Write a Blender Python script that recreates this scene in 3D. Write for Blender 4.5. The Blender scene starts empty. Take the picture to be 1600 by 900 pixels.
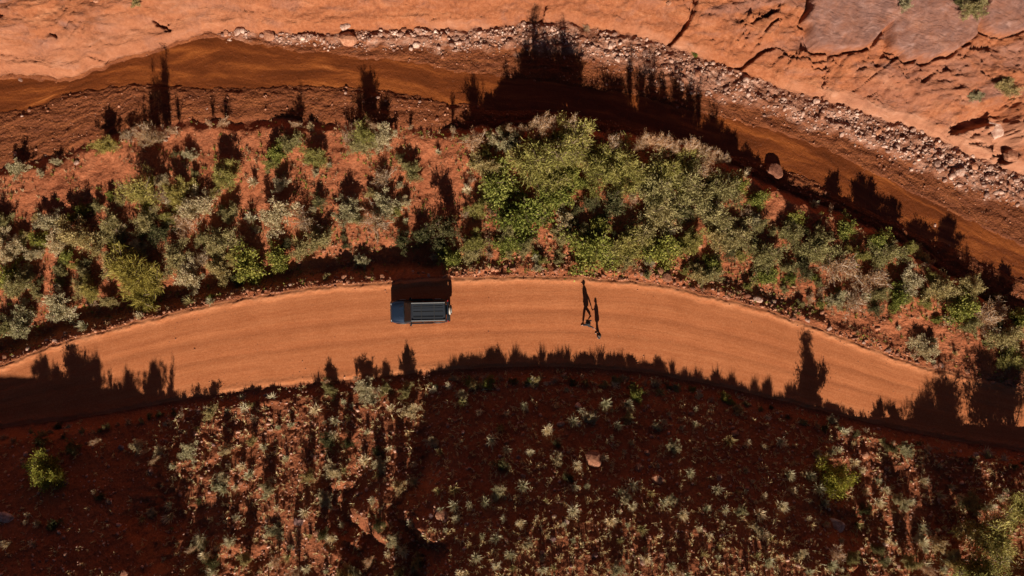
import bpy, bmesh, math, random
import numpy as np
from mathutils import Vector, Matrix

SC = bpy.context.scene
COL = SC.collection
R = math.radians

# ------------------------------------------------------------------ camera
CAM_H = 55.0
PX = 1067.0                       # focal length in photograph pixels (1600 wide)
cam_d = bpy.data.cameras.new('camera')
cam_d.sensor_width = 36.0
cam_d.lens = PX / 1600 * 36.0
cam_d.clip_start = 0.5
cam_d.clip_end = 2000
cam = bpy.data.objects.new('camera', cam_d)
cam.location = (0, 0, CAM_H)
cam.rotation_euler = (0, 0, 0)
COL.objects.link(cam)
SC.camera = cam

# ------------------------------------------------------------------ light
SUN_EL = R(28.5)
SUN_TILT = R(3.0)                 # shadows lean slightly to the left as they run up
T = math.tan(SUN_EL)
world = bpy.data.worlds.new('World')
SC.world = world
world.use_nodes = True
wn = world.node_tree
bg = wn.nodes['Background']
sky = wn.nodes.new('ShaderNodeTexSky')
sky.sky_type = 'NISHITA'
sky.sun_disc = False
sky.sun_elevation = SUN_EL
sky.sun_rotation = math.pi + SUN_TILT * -1
sky.altitude = 2500
sky.air_density = 0.25
sky.dust_density = 0.4
sky.ozone_density = 0.0
wn.links.new(sky.outputs[0], bg.inputs[0])
bg.inputs[1].default_value = 0.05
sun_d = bpy.data.lights.new('sun', 'SUN')
sun_d.energy = 5.0
sun_d.angle = R(0.5)
sun_d.color = (1.0, 0.91, 0.79)
sun = bpy.data.objects.new('sun', sun_d)
to_sun = Vector((math.sin(SUN_TILT) * math.cos(SUN_EL), -math.cos(SUN_TILT) * math.cos(SUN_EL), math.sin(SUN_EL)))
sun.rotation_euler = to_sun.to_track_quat('Z', 'Y').to_euler()
sun.location = to_sun * 80
COL.objects.link(sun)
SC.view_settings.view_transform = 'Standard'
SC.view_settings.look = 'None'
SC.view_settings.gamma = 1
SC.view_settings.exposure = 0.55

# ------------------------------------------------------------------ noise
rng = np.random.default_rng(11)
random.seed(5)
_P = rng.permutation(256)
_A = rng.uniform(0, 2 * math.pi, 256)
_GX, _GY = np.cos(_A), np.sin(_A)
_V = rng.uniform(0, 1, 256)


def gn(x, y, s=0):
    x = np.asarray(x, float); y = np.asarray(y, float)
    i = np.floor(x).astype(np.int64); j = np.floor(y).astype(np.int64)
    fx = x - i; fy = y - j
    i = i + s * 37; j = j + s * 91
    def g(a, b, dx, dy):
        h = _P[(_P[a & 255] + b) & 255]
        return _GX[h] * dx + _GY[h] * dy
    u = fx * fx * fx * (fx * (fx * 6 - 15) + 10); v = fy * fy * fy * (fy * (fy * 6 - 15) + 10)
    n0 = g(i, j, fx, fy); n1 = g(i + 1, j, fx - 1, fy)
    n2 = g(i, j + 1, fx, fy - 1); n3 = g(i + 1, j + 1, fx - 1, fy - 1)
    return ((n0 + (n1 - n0) * u) * (1 - v) + (n2 + (n3 - n2) * u) * v) * 1.5


def fbm(x, y, o=4, s=0, gain=0.5):
    r = 0; a = 1.0
    for k in range(o):
        r = r + a * gn(x, y, s + k); x = x * 2.03 + 7.1; y = y * 2.03 + 3.7; a *= gain
    return r


def cell(x, y, s=0):
    """distance to the nearest jittered point, and that point's random value"""
    x = np.asarray(x, float); y = np.asarray(y, float)
    i = np.floor(x).astype(np.int64); j = np.floor(y).astype(np.int64)
    best = np.full(x.shape, 9.0); val = np.zeros(x.shape)
    for a in (-1, 0, 1):
        for b in (-1, 0, 1):
            ii = i + a + s * 13; jj = j + b
            h = _P[(_P[ii & 255] + jj) & 255]; h2 = _P[(h + 71) & 255]
            px = i + a + _V[h]; py = j + b + _V[h2]
            d = np.hypot(px - x, py - y)
            m = d < best
            best = np.where(m, d, best); val = np.where(m, _V[_P[(h2 + 5) & 255]], val)
    return best, val


def sst(a, b, x):
    t = np.clip((x - a) / (b - a), 0, 1)
    return t * t * (3 - 2 * t)


# ------------------------------------------------------------------ layout curves (where things lie on the land)
def unproj(px, py, z):
    k = (CAM_H - z) / PX
    return (px - 800) * k, (450 - py) * k


def curve(pts, z, wig=0.0, fr=1.0, seed=0):
    w = [unproj(a, b, z) for a, b in pts]
    xs = np.array([p[0] for p in w]); ys = np.array([p[1] for p in w])
    s0 = (ys[1] - ys[0]) / (xs[1] - xs[0]) * 0.5; s1 = (ys[-1] - ys[-2]) / (xs[-1] - xs[-2]) * 0.5
    xs = np.concatenate([[xs[0] - 60], xs, [xs[-1] + 60]]); ys = np.concatenate([[ys[0] - 60 * s0], ys, [ys[-1] + 60 * s1]])
    # smooth by dense resampling
    dx = np.linspace(xs[0], xs[-1], 2400); dy = np.interp(dx, xs, ys)
    k = 41; ker = np.hanning(k); ker /= ker.sum()
    dy = np.convolve(np.pad(dy, k // 2, mode='edge'), ker, 'valid')
    def f(X):
        r = np.interp(X, dx, dy)
        if wig:
            r = r + wig * fbm(np.asarray(X) * fr, np.zeros_like(X) + seed * 9.3, 4, seed)
        return r
    return f


cA = curve([(0, 118), (60, 118), (100, 123), (150, 108), (200, 88), (270, 68), (330, 50), (420, 52), (520, 52), (600, 47), (700, 47), (800, 44),
            (860, 32), (930, 45), (1000, 60), (1060, 78), (1130, 104), (1200, 128), (1250, 147), (1300, 162), (1400, 196), (1450, 208), (1500, 240), (1600, 275)], -1.6, 0.22, 0.7, 1)
cB = curve([(0, 120), (100, 124), (200, 90), (330, 54), (500, 66), (600, 70), (700, 70), (800, 76), (900, 84), (1000, 112), (1100, 146), (1200, 172), (1300, 205),
            (1400, 246), (1500, 290), (1600, 318)], -1.7, 0.3, 0.6, 2)
cC = curve([(0, 262), (70, 246), (130, 225), (210, 197), (300, 187), (400, 184), (500, 187), (600, 194), (700, 200), (800, 196), (900, 198), (1000, 212),
            (1100, 235), (1150, 260), (1200, 285), (1300, 325), (1350, 350), (1400, 375), (1450, 405), (1500, 440), (1550, 470), (1600, 500)], -1.5, 0.35, 0.55, 3)
cD = curve([(0, 572), (50, 550), (100, 533), (200, 505), (300, 481), (400, 462), (500, 447), (600, 440), (700, 433), (800, 431), (900, 432), (1000, 440),
            (1050, 447), (1100, 460), (1150, 470), (1200, 485), (1300, 520), (1400, 558), (1450, 574), (1500, 585), (1600, 608)], 0, 0.10, 0.9, 4)
cE = curve([(0, 668), (100, 657), (200, 641), (300, 621), (400, 607), (500, 597), (600, 588), (700, 578), (800, 573), (900, 573), (1000, 581), (1100, 598),
            (1200, 621), (1300, 646), (1400, 670), (1500, 690), (1600, 706)], 0, 0.06, 0.8, 5)
cS = curve([(0, 586), (100, 592), (200, 603), (290, 618), (350, 612), (450, 602), (600, 588), (700, 577), (740, 572), (800, 570), (900, 571), (1000, 578),
            (1100, 595), (1200, 617), (1300, 633), (1400, 650), (1500, 660), (1600, 655)], 0, 0, 1, 6)
# water edges
cW1 = curve([(0, 119), (100, 123), (200, 88), (330, 53), (400, 68), (500, 84), (600, 92), (700, 108), (800, 122), (900, 132), (1000, 150), (1130, 185), (1250, 215),
             (1350, 262), (1450, 312), (1600, 385)], -1.8, 0.22, 0.35, 7)
cW2 = curve([(0, 178), (60, 165), (140, 140), (220, 133), (300, 138), (420, 136), (560, 138), (650, 150), (720, 165), (800, 172), (900, 178), (1000, 200), (1130, 242), (1200, 262), (1250, 275),
             (1350, 325), (1450, 372), (1600, 436)], -1.8, 0.2, 0.35, 8)


def table(pts):
    xs = np.array([(p[0] - 800) * CAM_H / PX for p in pts]); out = []
    for c in range(1, len(pts[0])):
        out.append(np.array([p[c] for p in pts]))
    return xs, out


_cx, (_c0, _ck) = table([(-200, 1.1, -.07), (0, .85, -.056), (130, .6, -.040), (200, .28, -.006), (255, .30, -.004), (285, .12, .16), (330, .12, .28), (430, .08, .38), (520, .10, .26), (560, .10, .36), (610, .12, .22), (650, .12, .24), (690, .16, .02), (760, .12, -.005),
                         (900, .08, -.002), (1000, .10, -.004), (1060, .07, .004), (1150, .10, -.003), (1250, .17, -.006), (1305, .2, .26), (1370, .15, .36), (1420, .15, .26), (1480, .15, .36), (1560, .2, .2), (1650, .3, -.01)])
_dx, (_dv,) = table([(0, 1.3), (150, 1.4), (450, 1.35), (580, 1.4), (620, 1.68), (680, 1.6), (715, .9), (760, .45), (950, .35), (1100, .65), (1250, .7), (1400, .35), (1600, .2)])
CRACKS = [  # chains in photograph pixels, width m, depth m
    ([(1086, -10), (1082, 20), (1072, 38), (1058, 52)], .22, .9),
    ([(854, -5), (850, 8), (843, 20)], .16, .5),
    ([(1140, 104), (1158, 97), (1178, 88), (1200, 72), (1212, 68)], .20, .8),
    ([(1172, 38), (1190, 30), (1206, 26)], .12, .5), ([(1188, 58), (1198, 44), (1214, 36)], .10, .4),
    ([(1307, 64), (1300, 80), (1301, 100), (1302, 120), (1306, 138)], .13, .5),
    ([(1350, 132), (1372, 112), (1388, 98), (1400, 90)], .08, .3),
    ([(1398, 30), (1404, 50), (1412, 72), (1424, 84)], .13, .4),
    ([(230, 24), (236, 30), (246, 34)], .22, .6), ([(120, 78), (134, 80), (140, 84), (156, 88)], .12, .3), ([(76, 50), (86, 54)], .14, .4),
    ([(1520, 60), (1556, 52), (1560, 70)], .12, .4), ([(1518, 190), (1528, 184), (1552, 178)], .75, 1.3), ([(1572, 170), (1576, 195), (1588, 222), (1600, 236)], .8, 1.5),
    ([(1538, 215), (1560, 220), (1580, 222)], .07, .3), ([(215, 72), (228, 66), (245, 63)], .10, .25), ([(0, 22), (12, 28)], .14, .4),
    ([(525, 38), (540, 31), (552, 38)], .15, .5), ([(412, 40), (420, 36), (430, 40)], .12, .4),
    ([(320, 60), (400, 42), (470, 30), (560, 26)], .05, .12), ([(600, 20), (700, 14), (820, 10)], .05, .12),
    ([(960, 10), (1010, 30), (1040, 44)], .06, .15), ([(1240, 30), (1270, 60), (1300, 66)], .09, .35), ([(1215, 70), (1250, 86), (1296, 92)], .09, .3),
]


def _seg(X, Y, a, b):
    dx, dy = b[0] - a[0], b[1] - a[1]; L2 = dx * dx + dy * dy
    t = np.clip(((X - a[0]) * dx + (Y - a[1]) * dy) / L2, 0, 1)
    return np.hypot(X - a[0] - t * dx, Y - a[1] - t * dy)


def slab_mask(X, Y, both=False):
    m = np.zeros(X.shape); ring = np.full(X.shape, 9.0)
    for (px, py, rx, ry, z) in [(1345, 8, 66, 54, 4.2), (1470, 28, 66, 50, 4.2), (1580, 14, 44, 34, 4.6)]:
        cx, cy = unproj(px, py, z); k = (CAM_H - z) / PX
        e = ((X - cx) / (rx * k)) ** 2 + ((Y - cy) / (ry * k)) ** 2 + .25 * gn(X * .9, Y * .9, 20)
        m = np.maximum(m, sst(1.02, .95, e)); ring = np.minimum(ring, np.abs(e - 1.09))
    return (m, sst(.10, .03, ring)) if both else m


def height(X, Y, fine=True):
    X = np.asarray(X, float); Y = np.asarray(Y, float)
    A, C, D, E, S, W1, W2, Bc = cA(X), cC(X), cD(X), cE(X), cS(X), cW1(X), cW2(X), cB(X)
    z = np.zeros(X.shape)
    big = fbm(X * .22, Y * .22, 3, 30)
    f1 = fbm(X * 1.1, Y * 1.1, 4, 33); f2 = fbm(X * 5, Y * 5, 3, 36)
    # ---- road
    t = (Y - E) / (D - E)
    rut = fbm(X * .12, t * 16, 4, 40)
    zr = .05 * np.clip(1 - (2 * t - 1) ** 2, 0, 1) + .005 * rut + .005 * f2 - .022 * (np.exp(-((t - .40 - .03 * gn(X * .08, X * 0, 7)) / .045) ** 2) + np.exp(-((t - .62 - .03 * gn(X * .08, X * 0, 7)) / .045) ** 2))
    lip = np.exp(-((Y - D + .25) / .28) ** 2) * (.09 + .05 * gn(X * .8, Y * 0, 3)) + np.exp(-((Y - E - .3) / .3) ** 2) * .05
    zr = zr + lip * (1 + .35 * f2)
    # ---- island between the road and the river
    di = Y - D; dc = C - Y; W = C - D
    left = sst(-14, -30, X)
    zi = .16 * sst(0, .8, di) + .22 * big + .09 * f1 + .03 * f2 - .25 * np.exp(-((di - 1.2) / .5) ** 2) * sst(-6, -22, X)
    drop = np.interp(X, _dx, _dv)
    zi = zi * sst(0, .5, di) - drop * sst(.0, 1.6 + .5 * gn(X * .5, Y * 0, 51), di) 
    edge = .55 + .5 * gn(X * .9, Y * 0, 50)
    zi = zi + (-1.7 - zi) * sst(edge + .55, 0.0, dc)
    # ---- river bed
    tb = (Y - C) / (A - C)
    zb = -1.7 + .08 * f1 * sst(0, .05, tb) * sst(1, .95, tb) + .03 * f2
    strat = fbm(X * .16, (Y - C) * 2.2, 4, 60)
    zb = zb + .05 * strat
    inw = sst(-.15, .3, Y - W2) * sst(-.15, .3, W1 - Y)
    zb = zb - .20 * inw
    zb = zb + .10 * sst(W2 - .15, W2 - .5, Y) * (1 - inw)                       # small cut step beside the water
    rub = sst(Bc - .5, Bc + .6, Y)
    cd, cv = cell(X * 2.3, Y * 2.3, 2)
    zb = zb + rub * (.22 + .15 * np.clip(.75 - cd, 0, 1) * (.2 + cv) * sst(-.3, .5, big + .5 * f1) * (.4 + .75 * sst(22, 31, X)) + .10 * f1 + .05 * strat)
    # ---- cliff
    dl = Y - A
    right = sst(12, 18, X)
    warp = dl + 1.1 * fbm(X * .16, Y * .30, 4, 70) + .5 * right * fbm(X * .5, Y * .5, 3, 75)
    st = warp / 1.35
    fr = st - np.floor(st)
    terr = (np.floor(st) + sst(.0, .30, fr)) * 1.35
    rise = .30 * dl + .34 * terr * .75
    prof = .75 * sst(0, .7, dl) + rise * sst(0, 2.5, dl)
    cd2, cv2 = cell(X * .42 + .3 * f1, Y * .55 + .4 * f1, 5)
    chunk = (cv2 - .5) * .5 * right * sst(.3, 2.0, dl)
    rgh = fbm(X * .8 + .5 * f1, Y * 2.6, 5, 80)
    zl = -1.55 + prof + .3 * sst(0, 3, dl) + chunk + (.09 + .03 * right) * rgh * sst(0, .6, dl) + .035 * f2 * sst(0, .5, dl) + .3 * big * sst(0, 2, dl)
    for pts, wd, dp in CRACKS:
        w = [unproj(a, b, 1.0) for a, b in pts]
        x0 = min(p[0] for p in w) - 1; x1 = max(p[0] for p in w) + 1; y0 = min(p[1] for p in w) - 1; y1 = max(p[1] for p in w) + 1
        m = (X > x0) & (X < x1) & (Y > y0) & (Y < y1)
        if not m.any(): continue
        d = np.full(m.sum(), 9.0)
        xx = X[m] + .12 * f2[m] + .15 * f1[m]; yy = Y[m] + .12 * f2[m] + .15 * f1[m]
        for a, b in zip(w[:-1], w[1:]):
            d = np.minimum(d, _seg(xx, yy, a, b))
        zl[m] -= dp * sst(wd * 1.0, wd * .45, d)
    cr1 = sst(.07, .0, np.abs(fbm(X * .20 + 3, Y * .55 + .3 * f1, 4, 85))) * sst(-.1, .35, gn(X * .25, Y * .3, 86)); cr2 = sst(.05, .0, np.abs(fbm(X * .55, Y * .9, 3, 88))) * right
    zl = zl - (.16 * cr1 + .10 * cr2) * sst(.5, 1.2, dl)
    sm, rg = slab_mask(X, Y, True)
    zl = zl - .45 * rg * (1 - sm)
    zl = zl * (1 - sm) + sm * (zl * .15 + .44 * (dl - 4) + 2.5 + .03 * f1 - .12 * (gn(X * .3, Y * .3, 22)))
    # ---- hillside
    dh = E - Y
    plane = T * (S - Y)
    Xw_ = X + 1.9 * gn(X * 0 + 3.3, Y * .25, 91) + .9 * gn(X * .35, Y * .5, 92) + .35 * f1
    c0 = np.interp(Xw_, _cx, _c0); ck = np.interp(Xw_, _cx, _ck)
    dd = np.clip(dh - 1.0, 0, 16)
    lit = sst(.02, .12, ck)
    c = c0 + ck * dd + (.075 + .03 * lit) * f1 + .03 * f2 + .10 * gn(X * .5, Y * .22, 90) + .05 * gn(X * .9, Y * .5, 94) + lit * .10 * gn(X * .8, Y * .12, 95)
    cd3, cv3 = cell(X * 3.4, Y * 3.4, 8)
    c = c - (.05 + .03 * lit) * np.clip(.62 - cd3, 0, 1) * cv3 * 2
    pxm = X * PX / CAM_H + 800
    c = c + .20 * np.clip(dd - 9.5 - 1.2 * gn(X * .35, X * 0, 96), 0, 7) * sst(760, 860, pxm) * sst(1290, 1230, pxm)
    c = c + .42 * np.clip(dh - 17, 0, 400) + .22 * np.clip(dh - 40, 0, 400) * 0
    zh = (plane - c) * sst(0.0, 1.1, dh + .15 * f1)
    zh = np.where(dh < 1.2, np.maximum(zh, -.02), zh)
    z = np.where(Y > A, zl, np.where(Y > C, zb, np.where(Y > D, zi, np.where(Y > E, zr, zh))))
    # blend across the seams so neighbouring sheets share their edge heights
    return z


def edge_z(X, kind):
    """heights shared by two neighbouring sheets on their common line"""
    if kind == 'A': return -1.55 + .12 * fbm(X * 1.2, X * 0, 3, 101)
    if kind == 'C': return -1.7 + .06 * fbm(X * 1.2, X * 0, 3, 102)
    if kind == 'D': return 0.02 + .03 * fbm(X * 1.2, X * 0, 3, 103)
    return 0.01 + .02 * fbm(X * 1.2, X * 0, 3, 104)


def ground_at(X, Y):
    """height including the blending at the seams"""
    X = np.asarray(X, float); Y = np.asarray(Y, float)
    z = height(X, Y)
    for k, f in (('A', cA), ('C', cC), ('D', cD), ('E', cE)):
        w = np.exp(-((Y - f(X)) / .16) ** 2)
        z = z * (1 - w) + w * edge_z(X, k)
    return z


_gx = np.arange(-64, 64.01, .11); _gy = np.arange(-46, 46.01, .11)
_GZ = ground_at(*np.meshgrid(_gx, _gy))


def gz(x, y):
    fx = (np.clip(x, -63.9, 63.9) + 64) / .11; fy = (np.clip(y, -45.8, 45.8) + 46) / .11
    i = np.floor(fx).astype(int); j = np.floor(fy).astype(int); u = fx - i; v = fy - j
    return (_GZ[j, i] * (1 - u) + _GZ[j, i + 1] * u) * (1 - v) + (_GZ[j + 1, i] * (1 - u) + _GZ[j + 1, i + 1] * u) * v


def place(px, py, up=0.0):
    """point on the land seen at photograph pixel (px, py); up = height above ground of the point seen there"""
    z = 0.0
    for _ in range(14):
        x, y = unproj(px, py, z + up)
        z = .35 * z + .65 * float(gz(x, y))
    return x, y, z


def place_many(px, py):
    z = np.zeros(len(px))
    for _ in range(12):
        k = (CAM_H - z) / PX
        x = (px - 800) * k; y = (450 - py) * k
        z = .35 * z + .65 * gz(x, y)
    return x, y, z


def to_px(x, y, z):
    k = PX / (CAM_H - z)
    return 800 + x * k, 450 - y * k


# ------------------------------------------------------------------ materials
MATS = {}


def newmat(name):
    m = bpy.data.materials.new(name); m.use_nodes = True
    MATS[name] = m
    nt = m.node_tree
    return m, nt, nt.nodes['Principled BSDF']


def N(nt, t, **kw):
    n = nt.nodes.new(t)
    for k, v in kw.items(): setattr(n, k, v)
    return n


def noise(nt, vec, scale, detail=4, rough=.55, dist=0.0):
    n = N(nt, 'ShaderNodeTexNoise'); n.inputs['Scale'].default_value = scale; n.inputs['Detail'].default_value = detail
    n.inputs['Roughness'].default_value = rough; n.inputs['Distortion'].default_value = dist
    if vec is not None: nt.links.new(vec, n.inputs['Vector'])
    return n.outputs['Fac']


def ramp(nt, fac, stops):
    r = N(nt, 'ShaderNodeValToRGB')
    el = r.color_ramp.elements
    while len(el) < len(stops): el.new(.5)
    for e, (p, c) in zip(el, stops):
        e.position = p; e.color = (*c, 1) if len(c) == 3 else c
    nt.links.new(fac, r.inputs[0])
    return r.outputs[0]


def mixc(nt, fac, a, b, mode='MIX'):
    m = N(nt, 'ShaderNodeMix', data_type='RGBA', blend_type=mode)
    for s, v in ((0, fac), (6, a), (7, b)):
        if isinstance(v, (int, float)): m.inputs[s].default_value = v
        elif isinstance(v, tuple): m.inputs[s].default_value = (*v, 1)
        else: nt.links.new(v, m.inputs[s])
    return m.outputs[2]


def mapping(nt, vec, sc):
    m = N(nt, 'ShaderNodeMapping'); m.inputs['Scale'].default_value = sc
    nt.links.new(vec, m.inputs[0]); return m.outputs[0]


def bump(nt, h, strength, dist, normal=None):
    b = N(nt, 'ShaderNodeBump'); b.inputs['Strength'].default_value = strength; b.inputs['Distance'].default_value = dist
    nt.links.new(h, b.inputs['Height'])
    if normal is not None: nt.links.new(normal, b.inputs['Normal'])
    return b.outputs[0]


def math_(nt, op, a, b=0.0, clamp=False):
    m = N(nt, 'ShaderNodeMath', operation=op, use_clamp=clamp)
    for s, v in ((0, a), (1, b)):
        if isinstance(v, (int, float)): m.inputs[s].default_value = v
        else: nt.links.new(v, m.inputs[s])
    return m.outputs[0]


def attr(nt, name):
    a = N(nt, 'ShaderNodeAttribute'); a.attribute_name = name; return a.outputs['Fac']


def coords(nt):
    tc = N(nt, 'ShaderNodeTexCoord'); return tc.outputs['Object'], tc.outputs['UV']


def mat_road():
    m, nt, p = newmat('packed red dirt'); ob, uv = coords(nt)
    s1 = noise(nt, mapping(nt, uv, (.05, 1.1, 1)), 1.6, 6, .6, .2)
    s2 = noise(nt, mapping(nt, uv, (.16, 5, 1)), 1.3, 5, .65, .3)
    bl = noise(nt, ob, .35, 7, .65)
    c = ramp(nt, s1, [(.30, (.33, .082, .025)), (.5, (.45, .134, .043)), (.68, (.55, .190, .072))])
    c = mixc(nt, .40, c, ramp(nt, s2, [(.36, (.33, .083, .025)), (.5, (.46, .143, .048)), (.66, (.56, .200, .080))]))
    c = mixc(nt, .35, c, ramp(nt, bl, [(.35, (.31, .088, .029)), (.62, (.55, .190, .076))]))
    c = mixc(nt, attr(nt, 'track'), c, (.35, .100, .034))
    c = mixc(nt, attr(nt, 'dust'), c, (.60, .25, .115))
    sp = noise(nt, ob, 11, 5, .75)
    c = mixc(nt, .28, c, ramp(nt, sp, [(.38, (.24, .070, .026)), (.5, (.46, .155, .06)), (.66, (.64, .30, .15))]))
    nt.links.new(c, p.inputs['Base Color']); p.inputs['Roughness'].default_value = .95
    p.inputs['Specular IOR Level'].default_value = .15
    h = math_(nt, 'ADD', math_(nt, 'MULTIPLY', s2, .45), math_(nt, 'MULTIPLY', noise(nt, ob, 16, 6, .75), .8))
    nt.links.new(bump(nt, h, .5, .045), p.inputs['Normal'])
    return m


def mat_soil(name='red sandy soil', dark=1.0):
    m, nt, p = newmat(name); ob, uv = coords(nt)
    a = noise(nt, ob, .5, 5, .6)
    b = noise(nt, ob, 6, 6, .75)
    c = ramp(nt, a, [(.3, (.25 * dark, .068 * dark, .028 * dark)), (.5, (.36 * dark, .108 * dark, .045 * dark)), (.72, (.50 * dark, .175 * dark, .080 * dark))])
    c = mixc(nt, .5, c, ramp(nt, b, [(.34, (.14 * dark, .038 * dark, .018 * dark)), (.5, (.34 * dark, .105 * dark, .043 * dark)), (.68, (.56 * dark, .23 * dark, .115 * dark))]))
    nt.links.new(c, p.inputs['Base Color']); p.inputs['Roughness'].default_value = .95; p.inputs['Specular IOR Level'].default_value = .12
    v = N(nt, 'ShaderNodeTexVoronoi'); v.inputs['Scale'].default_value = 7; nt.links.new(ob, v.inputs['Vector'])
    h = math_(nt, 'ADD', b, math_(nt, 'MULTIPLY', v.outputs['Distance'], -.6))
    nt.links.new(bump(nt, h, .7, .07), p.inputs['Normal'])
    return m


def mat_bed():
    m, nt, p = newmat('damp red river silt'); ob, uv = coords(nt)
    s = noise(nt, mapping(nt, uv, (.18, 1.5, 1)), 2.2, 6, .6, .3)
    c = ramp(nt, s, [(.30, (.090, .021, .006)), (.48, (.165, .043, .010)), (.62, (.25, .072, .018)), (.75, (.38, .130, .038))])
    c = mixc(nt, .4, c, ramp(nt, noise(nt, ob, 7, 5, .75), [(.36, (.07, .017, .007)), (.55, (.20, .054, .018)), (.7, (.40, .15, .06))]))
    sh = ramp(nt, noise(nt, ob, 1.1, 5, .7), [(.36, (.22, .075, .038)), (.5, (.40, .185, .115)), (.66, (.60, .38, .28))])
    sh = mixc(nt, .5, sh, ramp(nt, noise(nt, ob, 8, 5, .8), [(.36, (.15, .045, .022)), (.55, (.33, .14, .078)), (.68, (.62, .41, .30))]))
    c = mixc(nt, attr(nt, 'rubble'), c, sh)
    nt.links.new(c, p.inputs['Base Color']); p.inputs['Roughness'].default_value = .8; p.inputs['Specular IOR Level'].default_value = .25
    v = N(nt, 'ShaderNodeTexVoronoi'); v.inputs['Scale'].default_value = 5.5; nt.links.new(ob, v.inputs['Vector'])
    h = math_(nt, 'ADD', noise(nt, ob, 8, 6, .8), math_(nt, 'MULTIPLY', v.outputs['Distance'], -.8))
    nt.links.new(bump(nt, h, .8, .09), p.inputs['Normal'])
    return m


def mat_water():
    m, nt, p = newmat('shallow muddy water'); ob, uv = coords(nt)
    s = noise(nt, mapping(nt, uv, (.07, .45, 1)), 2.2, 6, .6, .6)
    c = ramp(nt, s, [(.30, (.085, .020, .004)), (.5, (.155, .037, .008)), (.62, (.27, .072, .015)), (.72, (.46, .145, .036))])
    nt.links.new(c, p.inputs['Base Color']); p.inputs['Roughness'].default_value = .42
    p.inputs['IOR'].default_value = 1.33
    w = math_(nt, 'ADD', noise(nt, mapping(nt, ob, (3.2, 1.6, 1)), 1.5, 4, .65, 1.0), math_(nt, 'MULTIPLY', noise(nt, ob, 9, 4, .7), .5))
    nt.links.new(bump(nt, w, .8, .09), p.inputs['Normal'])
    return m


def mat_cliff():
    m, nt, p = newmat('red sandstone'); ob, uv = coords(nt)
    wv = mapping(nt, uv, (.16, .75, 1))
    s = noise(nt, wv, 1.5, 7, .62, .8)
    c = ramp(nt, s, [(.28, (.12, .028, .008)), (.42, (.24, .062, .016)), (.55, (.33, .095, .028)), (.70, (.48, .19, .085))])
    g = noise(nt, mapping(nt, ob, (.35, .7, .5)), 1.1, 5, .6, .6)
    c = mixc(nt, ramp(nt, g, [(.52, (0, 0, 0)), (.66, (.8, .8, .8))]), c, (.20, .085, .058))
    f = noise(nt, ob, 3.5, 7, .8)
    c = mixc(nt, .5, c, ramp(nt, f, [(.32, (.10, .028, .012)), (.5, (.31, .095, .032)), (.7, (.48, .21, .11))]))
    pale = ramp(nt, noise(nt, wv, 2.5, 5, .6, 1.0), [(.3, (.28, .100, .048)), (.55, (.40, .165, .085)), (.75, (.50, .25, .155))])
    c = mixc(nt, attr(nt, 'pale'), c, pale)
    vv = ramp(nt, noise(nt, mapping(nt, ob, (1, 1.4, 1)), 1.3, 6, .65, .7), [(.3, (.12, .048, .034)), (.52, (.21, .098, .072)), (.72, (.34, .185, .145))])
    c = mixc(nt, math_(nt, 'MULTIPLY', attr(nt, 'varnish'), math_(nt, 'ADD', math_(nt, 'MULTIPLY', noise(nt, ob, .9, 5, .7), 1.5), .05), True), c, vv)
    nt.links.new(c, p.inputs['Base Color']); p.inputs['Roughness'].default_value = .9
    h = math_(nt, 'ADD', math_(nt, 'MULTIPLY', noise(nt, wv, 5, 7, .65, .8), 1.4), math_(nt, 'MULTIPLY', noise(nt, ob, 5, 6, .7), .8))
    nt.links.new(bump(nt, h, .75, .16), p.inputs['Normal'])
    return m


def mat_rock(name, dark, mid, light):
    m, nt, p = newmat(name); ob, uv = coords(nt)
    oi = N(nt, 'ShaderNodeObjectInfo')
    gi = N(nt, 'ShaderNodeNewGeometry')
    s = noise(nt, ob, 2.5, 6, .7)
    c = ramp(nt, s, [(.33, dark), (.5, mid), (.7, light)])
    r = math_(nt, 'FRACT', math_(nt, 'ADD', oi.outputs['Random'], gi.outputs['Random Per Island']))
    c = mixc(nt, 1.0, c, ramp(nt, r, [(0, (.6, .52, .5)), (.5, (.95, .95, .95)), (1, (1.35, 1.45, 1.5))]), 'MULTIPLY')
    nt.links.new(c, p.inputs['Base Color']); p.inputs['Roughness'].default_value = .9
    nt.links.new(bump(nt, noise(nt, ob, 7, 6, .7), .6, .06), p.inputs['Normal'])
    return m


def mat_leaf(name, stops, rough=.65, trans=.25):
    m, nt, p = newmat(name); ob, uv = coords(nt)
    oi = N(nt, 'ShaderNodeObjectInfo'); gi = N(nt, 'ShaderNodeNewGeometry')
    n = noise(nt, ob, 3.0, 3, .6)
    f = math_(nt, 'ADD', math_(nt, 'MULTIPLY', gi.outputs['Random Per Island'], .55), math_(nt, 'MULTIPLY', math_(nt, 'SUBTRACT', n, .25), .9))
    c = ramp(nt, f, stops)
    c = mixc(nt, 1.0, c, ramp(nt, oi.outputs['Random'], [(0, (.80, .80, .66)), (.5, (1.05, 1, .92)), (1, (1.30, 1.14, 1.0))]), 'MULTIPLY')
    nt.links.new(c, p.inputs['Base Color']); p.inputs['Roughness'].default_value = rough
    p.inputs['Specular IOR Level'].default_value = .08
    tr = N(nt, 'ShaderNodeBsdfTranslucent'); nt.links.new(c, tr.inputs[0])
    mx = N(nt, 'ShaderNodeMixShader'); mx.inputs[0].default_value = trans
    nt.links.new(p.outputs[0], mx.inputs[1]); nt.links.new(tr.outputs[0], mx.inputs[2])
    nt.links.new(mx.outputs[0], nt.nodes['Material Output'].inputs[0])
    return m


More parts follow.
